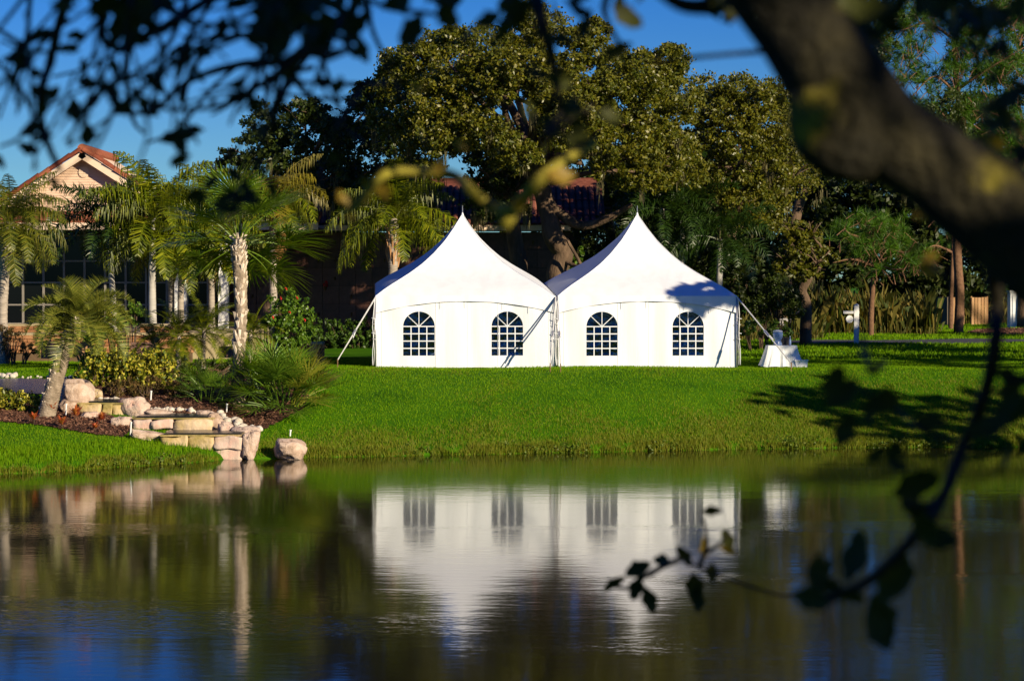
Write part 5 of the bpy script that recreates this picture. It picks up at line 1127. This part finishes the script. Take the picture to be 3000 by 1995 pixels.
def table():
    b = Vector((P(2292, 0, 82.6).x, 82.6, tz(9.2, 82.6))); k = mpp(b.y); T = empty('draped_table', b, 'table under a white cloth in the shade beside the right tent', 'table')
    H = 0.74; V = []; Fc = []; n = 72; rings = 9; hx, hy = 42 * k, 0.42
    def sq(a, hx, hy):
        c, s_ = math.cos(a), math.sin(a); q = max(abs(c) / hx, abs(s_) / hy); return c / q, s_ / q
    for j in range(rings + 1):
        t = j / rings
        for i in range(n):
            a = 2 * math.pi * i / n; x, y = sq(a, hx, hy); fl_ = 0.28 * t ** 1.2 * (0.55 + 0.45 * abs(math.sin(2 * a)) ** 2) + 0.05 * t * math.sin(a * 11) + 0.02 * t * math.sin(a * 23)
            L = math.hypot(x, y); V.append((x * (1 + fl_ / L), y * (1 + fl_ / L * 0.8), H * (1 - t) + (0.01 + 0.03 * abs(math.sin(a * 5.5))) * t))
    for j in range(rings):
        for i in range(n): Fc.append((j * n + i, (j + 1) * n + i, (j + 1) * n + (i + 1) % n, j * n + (i + 1) % n))
    Fc.append(tuple(range(n - 1, -1, -1))[::-1]); MB().add(V, Fc).obj('tablecloth', M['cloth'], T, False)
    MB().box((0, 0, H - 0.03), (2 * hx - 0.04, 2 * hy - 0.04, 0.04)).obj('tabletop', M['greywood'], T)
    for sx in (-1, 1):
        for sy in (-1, 1): MB().tube([(sx * (hx - 0.1), sy * (hy - 0.1), -0.02), (sx * (hx - 0.1), sy * (hy - 0.1), H - 0.05)], 0.02, 6).obj('leg', M['alu'], T)
    zt = b.z + H
    j = empty('drink_dispenser', (P(2281, 0, b.y).x, b.y - 0.05, zt), 'blue-tinted glass drink dispenser on the white cloth', 'drink dispenser')
    MB().lathe((0, 0, 0), [(0.13, 0), (0.15, 0.03), (0.12, 0.12), (0.11, 0.2), (0.16, 0.26), (0.175, 0.4), (0.16, 0.46)], 16).obj('jar', M['blue_glass'], j, True)
    MB().lathe((0, 0, 0.46), [(0.165, 0), (0.16, 0.04), (0.05, 0.07)], 16).obj('lid', M['plastic'], j, True); MB().tube([(0, -0.12, 0.1), (0, -0.2, 0.1), (0, -0.2, 0.06)], 0.016, 6).obj('tap', M['alu'], j)
    c = empty('dark_box', (P(2306, 0, b.y).x, b.y + 0.12, zt), 'small black case on the table behind the bottle', 'case')
    MB().box((0, 0, 0.13), (0.26, 0.2, 0.26), 0.1, 0.006).obj('case_body', M['black'], c); MB().tube([(-0.06, 0, 0.26), (-0.05, 0, 0.3), (0.05, 0, 0.3), (0.06, 0, 0.26)], 0.01, 5).obj('handle', M['black'], c)
    q = empty('bottle', (P(2316, 0, b.y).x, b.y - 0.15, zt), 'slim pale bottle standing at the table front', 'bottle')
    MB().lathe((0, 0, 0), [(0.04, 0), (0.042, 0.16), (0.018, 0.23), (0.018, 0.29)], 10).obj('body', M['blue_glass'], q, True); MB().lathe((0, 0, 0.29), [(0.02, 0), (0.02, 0.03)], 8).obj('cap', M['white'], q)
    d = empty('plastic_crate', (P(2345, 0, b.y).x, b.y - 0.5, tz(P(2345, 0, b.y).x, b.y - 0.5)), 'white plastic crate on the grass in front of the draped table', 'crate')
    MB().prism([(-0.19, -0.15, 0), (0.19, -0.15, 0), (0.21, -0.15, 0.22), (-0.21, -0.15, 0.22)], (0, 0.3, 0)).obj('tub', M['plastic'], d); MB().box((0, 0, 0.235), (0.46, 0.36, 0.035), 0, 0.004).obj('lid', M['plastic'], d)
table()

# ------------------------------------------------------------------ trees beyond the right edge (their shade lies on the lawn)
def sidetree(x, y, r, z0, z1, label, n=26, per=420, extra=()):
    b = Vector((x, y, tz(x, y))); bl = []
    for i in range(n):
        a = rnd.uniform(0, 6.3); q = math.sqrt(rnd.random()) * r; z = rnd.uniform(z0, z1); q *= math.sqrt(max(0.1, 1 - ((z - z0) / (z1 - z0) * 0.9) ** 2))
        rr = rnd.uniform(0.9, 1.7); bl.append(((x + math.cos(a) * q, y + math.sin(a) * q, z), (rr, rr, rr * 0.7)))
    bl += list(extra)
    return oak(label, None, 0, 0, [(x, y, b.z - 0.1), (x + 0.2, y, 3.5), (x, y + 0.2, z0)], [0.45, 0.38, 0.3], 'oakdark', per, 8, blobs=bl, L=0.3, W=0.18, grp='oaks beyond the right edge of the view')
bough = []
for i in range(15):
    t = i / 14; bough.append(((16.4 + 5.5 * t + rnd.uniform(-.2, .2), 71.6 + rnd.uniform(-.7, .7), 9.75 + 0.25 * math.sin(i * 2.0) + 0.6 * t), (0.8, 0.8, 0.3)))
tb = [((26.5 + 1.1 * i + rnd.uniform(-.4, .4), 65.4 + 1.0 * i * 0.9 + rnd.uniform(-.4, .4), 11.4 + rnd.uniform(-1.2, 1.2)), (1.3, 1.3, 1.1)) for i in range(9)]
sg = [((34.9 + rnd.uniform(-1.6, 1.6), 89.5 + rnd.uniform(-1.6, 1.6), 12.9 + rnd.uniform(-1.5, 1.8)), (1.5, 1.5, 1.2)) for i in range(12)]
sidetree(28.6, 71.4, 7.0, 5.5, 16.0, 'oak beyond the right edge whose low bough shades the right tent corner', extra=bough + tb)
sidetree(29, 57.5, 6.0, 5.0, 11.0, 'oak beyond the right edge that shades the pond bank')
sidetree(38, 86, 7.0, 5.0, 17.0, 'oak beyond the right edge that shades the lawn past the table', extra=sg)
sidetree(35.5, 78.0, 5.5, 5.0, 17.5, 'tall oak beyond the right edge that shades the ground behind the tents', 40)
sidetree(47, 108, 7.5, 5.0, 15.0, 'oak beyond the right edge that shades the sign lawn')
sidetree(56, 128, 8.0, 5.0, 17.0, 'oak beyond the right edge that shades the wood edge', 34)

# ------------------------------------------------------------------ near oak over the camera
nb_ = Vector((3.2, 5.6, tz(3.2, 5.6)))
NO = empty('near_oak', nb_, 'out of focus oak overhanging the view with a thick mossy limb at upper right, sun dapples painted into its bark', 'tree')
def npt(px, py, Y): return P(px, py, Y) - nb_
LY = 5.2
lim = [npt(3900, 1250, LY + 0.3), npt(3400, 1010, LY + 0.1), npt(3120, 790, LY), npt(2920, 632, LY), npt(2740, 500, LY), npt(2575, 375, LY), npt(2435, 210, LY), npt(2300, 30, LY), npt(2110, -180, LY), npt(1700, -420, LY + 0.3), npt(1100, -620, LY + 0.8)]
rl = [150, 160, 160, 150, 132, 130, 138, 128, 120, 100, 70]
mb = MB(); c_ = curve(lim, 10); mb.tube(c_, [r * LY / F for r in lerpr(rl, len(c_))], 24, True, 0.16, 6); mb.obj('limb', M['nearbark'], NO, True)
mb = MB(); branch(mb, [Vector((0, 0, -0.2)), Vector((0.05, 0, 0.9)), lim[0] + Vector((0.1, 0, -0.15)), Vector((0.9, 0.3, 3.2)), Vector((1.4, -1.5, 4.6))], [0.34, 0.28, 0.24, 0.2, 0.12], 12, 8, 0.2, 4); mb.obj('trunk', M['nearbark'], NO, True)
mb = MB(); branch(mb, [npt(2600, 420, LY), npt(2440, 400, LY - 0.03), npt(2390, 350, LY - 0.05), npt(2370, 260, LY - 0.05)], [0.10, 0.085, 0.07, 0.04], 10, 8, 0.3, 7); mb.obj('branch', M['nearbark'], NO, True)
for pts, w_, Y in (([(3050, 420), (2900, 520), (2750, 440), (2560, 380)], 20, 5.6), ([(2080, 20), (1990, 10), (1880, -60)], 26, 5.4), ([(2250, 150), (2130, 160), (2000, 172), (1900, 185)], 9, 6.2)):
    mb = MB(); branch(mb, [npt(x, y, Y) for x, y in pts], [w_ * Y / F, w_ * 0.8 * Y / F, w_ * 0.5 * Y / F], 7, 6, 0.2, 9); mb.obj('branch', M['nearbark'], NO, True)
# leaf shapes
def near_leaf(seed):
    mb = MB(); rr = random.Random(seed); n = 6; L = 1.0; V = []; 
    for i in range(n + 1):
        t = i / n; w_ = 0.3 * math.sin(math.pi * min(1, t * 0.93 + 0.05)) ** 0.8 * (1 + 0.2 * math.sin(t * 14 + seed)); b = 0.22 * math.sin(t * 2.2)
        V += [(t * L, -w_, -b + 0.12 * w_), (t * L, 0, -b), (t * L, w_, -b + 0.12 * w_)]
    Fc = []
    for i in range(n): q = i * 3; Fc += [(q, q + 3, q + 4, q + 1), (q + 1, q + 4, q + 5, q + 2)]
    mb.add(V, Fc); mb.tube([(-0.18, 0, 0.03), (0, 0, 0)], 0.012, 4, False); return mb.mesh('leaf')
NL = [near_leaf(k) for k in range(4)]; NLT = [recol(m_, M['turning']) for m_ in NL[:2]]
nleaf = 0; MORE = []
LQ = []
def leaf(*a): LQ.append(a)
def put_leaf(px, py, Y, spx, turn=False, ang=None):
    global nleaf
    nleaf += 1
    o = link('leaf', (NLT if turn else NL)[nleaf % 2 if turn else nleaf % 4], None if turn else M['nearleaf'], NO); s = spx * 1.1 * Y / F
    o.location = npt(px, py, Y); o.scale = (s, s, s)
    o.rotation_euler = (math.pi / 2 + rnd.uniform(-.8, .8), rnd.uniform(0, 2 * math.pi) if ang is None else ang, rnd.uniform(-.9, .9))
    if turn: o['label'] = 'sunlit yellowing leaf'
def twig(pts, w0, w1, Y, nleaves=0, ls=70, turn=0.0, spread=35):
    c = curve([npt(x, y, Y + rnd.uniform(-.25, .25)) for x, y in pts], 6); mb = MB()
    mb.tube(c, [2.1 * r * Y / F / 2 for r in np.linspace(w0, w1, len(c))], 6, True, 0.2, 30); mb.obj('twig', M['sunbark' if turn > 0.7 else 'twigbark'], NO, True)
    for i in range(nleaves):
        t = rnd.uniform(0.3, 1.0); k = t * (len(pts) - 1); j = min(len(pts) - 2, int(k)); f = k - j
        x = pts[j][0] + (pts[j + 1][0] - pts[j][0]) * f; y = pts[j][1] + (pts[j + 1][1] - pts[j][1]) * f
        leaf(x + rnd.uniform(-spread, spread), y + rnd.uniform(-spread, spread), Y + rnd.uniform(-.2, .2), ls * rnd.uniform(0.75, 1.25), rnd.random() < turn)
# upper left tracery
TW_ = [([(260, -80), (200, 0), (170, 80), (145, 190), (122, 260), (118, 330), (140, 420), (175, 500)], 17, 9, 6), ([(720, -60), (560, 30), (480, 85), (400, 115), (370, 145), (310, 125), (300, 40), (300, -80)], 15, 12, 2),
    ([(960, 60), (900, 130), (860, 180), (700, 190), (560, 235), (480, 300), (440, 330), (330, 330)], 15, 6, 3), ([(880, 160), (700, 290), (560, 320), (460, 312), (380, 250)], 10, 5, 2), ([(880, 150), (850, 220), (820, 300), (800, 370)], 15, 9, 2),
    ([(760, 20), (620, 110), (480, 210), (340, 330), (200, 430)], 8, 4, 4), ([(830, 60), (700, 110), (560, 170), (400, 230), (250, 260), (130, 320)], 8, 4, 4), ([(430, -40), (390, 90), (370, 240), (390, 350), (420, 390)], 9, 5, 3),
    ([(560, -40), (500, 120), (420, 200), (300, 260), (240, 330), (200, 420)], 9, 4, 4), ([(250, -40), (300, 80), (310, 160), (280, 240), (240, 330)], 8, 4, 2), ([(90, -50), (80, 100), (50, 220), (45, 300)], 9, 5, 5),
    ([(0, 90), (60, 125), (120, 110), (200, 60)], 8, 6, 1), ([(640, 100), (560, 220), (540, 330), (580, 420)], 7, 4, 2), ([(1010, 150), (940, 190), (950, 260), (1000, 330)], 9, 4, 2), ([(930, 130), (960, 220), (990, 300), (1000, 350)], 8, 4, 1),
    ([(860, 210), (900, 270), (960, 320)], 6, 4, 0), ([(700, 190), (620, 260), (520, 380), (430, 420)], 7, 4, 3), ([(480, 0), (560, 60), (680, 80), (800, 60)], 9, 7, 2), ([(130, 300), (60, 400), (0, 430)], 7, 4, 2), ([(290, 60), (210, 140), (90, 150), (0, 120)], 7, 4, 3),
    ([(420, 60), (480, 140), (470, 230), (500, 300)], 6, 4, 1), ([(760, 180), (740, 280), (700, 330)], 6, 4, 2), ([(-30, 160), (60, 260), (130, 420)], 7, 5, 3), ([(620, 10), (540, 130), (520, 240)], 7, 4, 1), ([(870, 30), (800, 150), (690, 240), (590, 270)], 7, 4, 1)]
for pts, a, b, n in TW_: twig(pts, a, b, rnd.uniform(6.3, 8.0), n, 52)
for k in range(44):
    x = rnd.uniform(60, 1200); y = rnd.uniform(-60, 280); a = rnd.uniform(1.7, 2.9) if rnd.random() < 0.75 else rnd.uniform(0.6, 1.6); pts = [(x, y)]
    for q in range(4): a += rnd.uniform(-.35, .35); l = rnd.uniform(50, 120); pts.append((pts[-1][0] + math.cos(a) * l, pts[-1][1] + math.sin(a) * l * 0.85))
    twig(pts, rnd.uniform(5, 9), 3.5, rnd.uniform(5.6, 8.2), 1 if k % 3 == 0 else 0, 50)
for cx, cy, rx, ry, n in ((385, 20, 100, 40, 18), (850, 50, 140, 60, 30), (720, 10, 100, 35, 10), (1020, 60, 50, 60, 8), (1250, 20, 110, 25, 6), (1590, 40, 60, 70, 8), (1780, 20, 80, 40, 6), (1460, 30, 60, 50, 6)):
    for i in range(n): leaf(cx + rnd.gauss(0, rx * 0.55), cy + rnd.gauss(0, ry * 0.6), rnd.uniform(5.8, 7.2), rnd.uniform(70, 110))
for x, y, n in ((400, 250, 3), (350, 290, 3), (120, 310, 4), (60, 300, 2), (225, 375, 2), (275, 390, 2), (530, 400, 4), (560, 440, 2), (740, 290, 3), (190, 130, 2), (310, 240, 3), (600, 560, 4), (650, 600, 5), (720, 560, 4), (780, 520, 3)):
    for i in range(n): leaf(x + rnd.uniform(-22, 22), y + rnd.uniform(-22, 22), 7 + rnd.uniform(-.5, .5), rnd.uniform(40, 62))
twig([(820, 200), (800, 330), (760, 450), (700, 560), (630, 610)], 8, 5, 7.0, 3)
# top middle
twig([(1560, -60), (1590, 80), (1620, 180), (1640, 330)], 26, 10, 6.0, 6, 60); twig([(1800, -60), (1770, 30), (1810, 120), (1850, 130)], 12, 5, 6.4, 2); twig([(1000, -40), (1130, 20), (1250, 40), (1290, 45)], 9, 5, 6.5, 4)
twig([(1640, 330), (1600, 400), (1650, 360), (1740, 310)], 8, 5, 6.4, 8, 75)
# sunlit yellow twigs in the middle
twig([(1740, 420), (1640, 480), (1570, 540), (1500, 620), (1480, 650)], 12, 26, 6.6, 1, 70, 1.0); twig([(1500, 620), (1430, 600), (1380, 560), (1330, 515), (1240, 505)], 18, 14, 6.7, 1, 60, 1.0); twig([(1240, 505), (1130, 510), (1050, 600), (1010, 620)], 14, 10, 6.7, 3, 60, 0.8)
for x, y, s_ in ((1080, 530, 60), (1100, 560, 50), (1020, 600, 50), (1250, 420, 45), (1330, 410, 45), (1200, 250, 50), (1350, 120, 55)): leaf(x, y, 6.7, s_, True)
# hanging spray on the right
twig([(2905, 760), (2920, 900), (2915, 1020), (2880, 1170), (2825, 1300), (2760, 1460), (2680, 1570), (2560, 1690), (2420, 1760)], 24, 15, 5.6, 4, 90)
twig([(2760, 1440), (2720, 1480), (2640, 1470)], 9, 6, 5.6, 3, 90); twig([(2880, 1170), (2980, 1110), (3040, 1080)], 9, 6, 5.6, 3, 95); twig([(2825, 1300), (2700, 1260), (2600, 1180), (2480, 1130)], 8, 5, 5.7, 2, 80); twig([(2900, 960), (2820, 880), (2760, 800), (2700, 760)], 9, 6, 5.5, 0)
for x, y, s_, t_ in ((2460, 1070, 110, 0), (2560, 1100, 120, 0), (2600, 1060, 80, 1), (2420, 1190, 110, 0), (2500, 1210, 100, 0), (2640, 1170, 95, 0), (2680, 1230, 85, 0), (2640, 1290, 85, 0), (2540, 1360, 70, 0), (2660, 1370, 70, 0), (2620, 1450, 130, 0), (2700, 1500, 110, 0), (2960, 1230, 120, 0), (3010, 1160, 120, 0), (2560, 1740, 140, 0), (2480, 1700, 140, 0), (2400, 1760, 130, 0), (2320, 1740, 110, 0), (2640, 1660, 120, 0), (2540, 1790, 120, 0), (2440, 1640, 90, 0), (2940, 1360, 90, 0),
                     (2700, 770, 60, 1), (2760, 790, 70, 1), (2900, 860, 60, 1), (2990, 870, 60, 1), (2840, 850, 55, 1), (2930, 820, 50, 1), (2650, 740, 50, 1), (2800, 90, 70, 1), (2720, 110, 60, 1), (2830, 340, 60, 0), (2900, 400, 60, 1), (2960, 390, 60, 1), (2740, 620, 60, 1), (2480, 40, 90, 0), (2530, 60, 100, 0), (2600, 20, 100, 0), (2560, 120, 90, 0), (2700, 20, 80, 0), (2900, 40, 80, 0), (2880, 130, 70, 0), (2980, 260, 80, 0), (2150, 60, 90, 0), (2110, 20, 90, 0), (2980, 60, 80, 0)):
    leaf(x, y, 5.5 + rnd.uniform(-.3, .4), s_, bool(t_))
# spray against the tent reflection
twig([(2480, 1740), (2300, 1745), (2120, 1690), (2050, 1660), (1985, 1640), (1900, 1690)], 4, 4, 8.6, 0); twig([(2050, 1660), (2070, 1590), (2060, 1520)], 7, 5, 8.6, 0); twig([(2070, 1620), (2110, 1590), (2135, 1560)], 6, 4, 8.6, 0); twig([(1985, 1640), (1900, 1680), (1850, 1720), (1810, 1720)], 8, 5, 8.6, 0)
for x, y, s_, t_, a in ((2055, 1500, 55, 0, 0), (2120, 1550, 60, 0, 1.2), (2060, 1575, 55, 1, 1.3), (2110, 1600, 50, 1, 0.6), (2085, 1650, 55, 0, 1.6), (1985, 1600, 65, 0, 1.1), (2030, 1680, 85, 0, 1.4), (2045, 1720, 70, 0, 1.7), (1905, 1650, 75, 0, 2.8), (1830, 1690, 70, 0, 2.4), (1890, 1720, 75, 0, 1.3), (1875, 1690, 70, 0, 1.9), (1960, 1640, 60, 0, 3.1)): leaf(x, y, 8.6, s_, bool(t_), a)
LQ.sort(key=lambda q: -q[3])
for q in LQ[:295]: put_leaf(*q)
MORE += [q[:4] for q in LQ[295:]]
# more of the dark sprays at the top, past the limit for single leaves
for cx, cy, rx, ry, n in ((385, 10, 100, 40, 18), (860, 40, 140, 60, 30), (2520, 30, 90, 70, 40), (2700, 0, 130, 50, 40), (2900, 60, 120, 70, 40), (2960, 300, 70, 120, 24), (2150, 20, 50, 40, 10)):
    for i in range(n): MORE.append((cx + rnd.gauss(0, rx * 0.55), cy + rnd.gauss(0, ry * 0.6), rnd.uniform(5.8, 7.0), rnd.uniform(70, 115)))
Vs = []
for px, py, Y, s_ in MORE:
    c = np.array(npt(px, py, Y)); Vs.append(leaves(c[None], s_ * Y / F, s_ * Y / F * 0.5, np.array([[0, -1, 0.3]]), 0.5, 0.2)[0])
tag(link('small_leaves', mesh_np('small_leaves', np.array(Vs), 4), M['nearleaf'], NO), kind='stuff')
# crown over and behind the viewer
cr = []
for i in range(400):
    d = rdir(1)[0]; q = rnd.random() ** 0.4; c = np.array([5.2, -1.5, 9.4]) + d * q * np.array([6.0, 5.2, 3.6]); cr.append((tuple(c), (0.95, 0.95, 0.7)))
V = leafcloud(cr, 210, 0.15, 0.09, 12); cc = V.mean(1)
bad = (cc[:, 1] > -0.5) & (np.abs(cc[:, 0]) < 0.26 * np.maximum(cc[:, 1], 0) + 0.5) & (np.abs(cc[:, 2] - HC + 0.025 * cc[:, 1]) < 0.19 * np.maximum(cc[:, 1], 0) + 0.5)
gaps = [(2440, 20, 5.05, .10), (2480, 80, 5.05, .10), (2520, 150, 5.05, .09), (2300, 75, 5.05, .06), (2640, 440, 5.05, .09), (2700, 480, 5.05, .10), (2770, 520, 5.05, .10), (2850, 560, 5.05, .09), (2450, 430, 5.05, .05), (2620, 560, 5.05, .05), (2990, 520, 5.05, .1)] + \
    [(x, y, 6.65, .08) for x, y in ((1640, 480), (1590, 520), (1540, 570), (1490, 630), (1430, 600), (1370, 550), (1310, 515), (1250, 505), (1190, 507), (1130, 510), (1090, 550), (1050, 600))] + \
    [(x, y, 5.6, .09) for x, y in ((2700, 770), (2760, 790), (2900, 860), (2990, 870), (2840, 850), (2650, 740), (2800, 90), (2720, 110))] + [(2060, 1575, 8.6, .06), (2110, 1600, 8.6, .06)]
Sn = np.array(S)
for gx, gy, gY, gr in gaps:
    p = np.array(P(gx, gy, gY)); d = cc - p; t = d @ Sn
    bad |= (t > 0) & (np.linalg.norm(d - t[:, None] * Sn, axis=1) < (0.068 if gY < 5.2 else 0.07))
link('crown', mesh_np('crown', V[~bad] - np.array(nb_), 4), M['nearleaf'], NO)
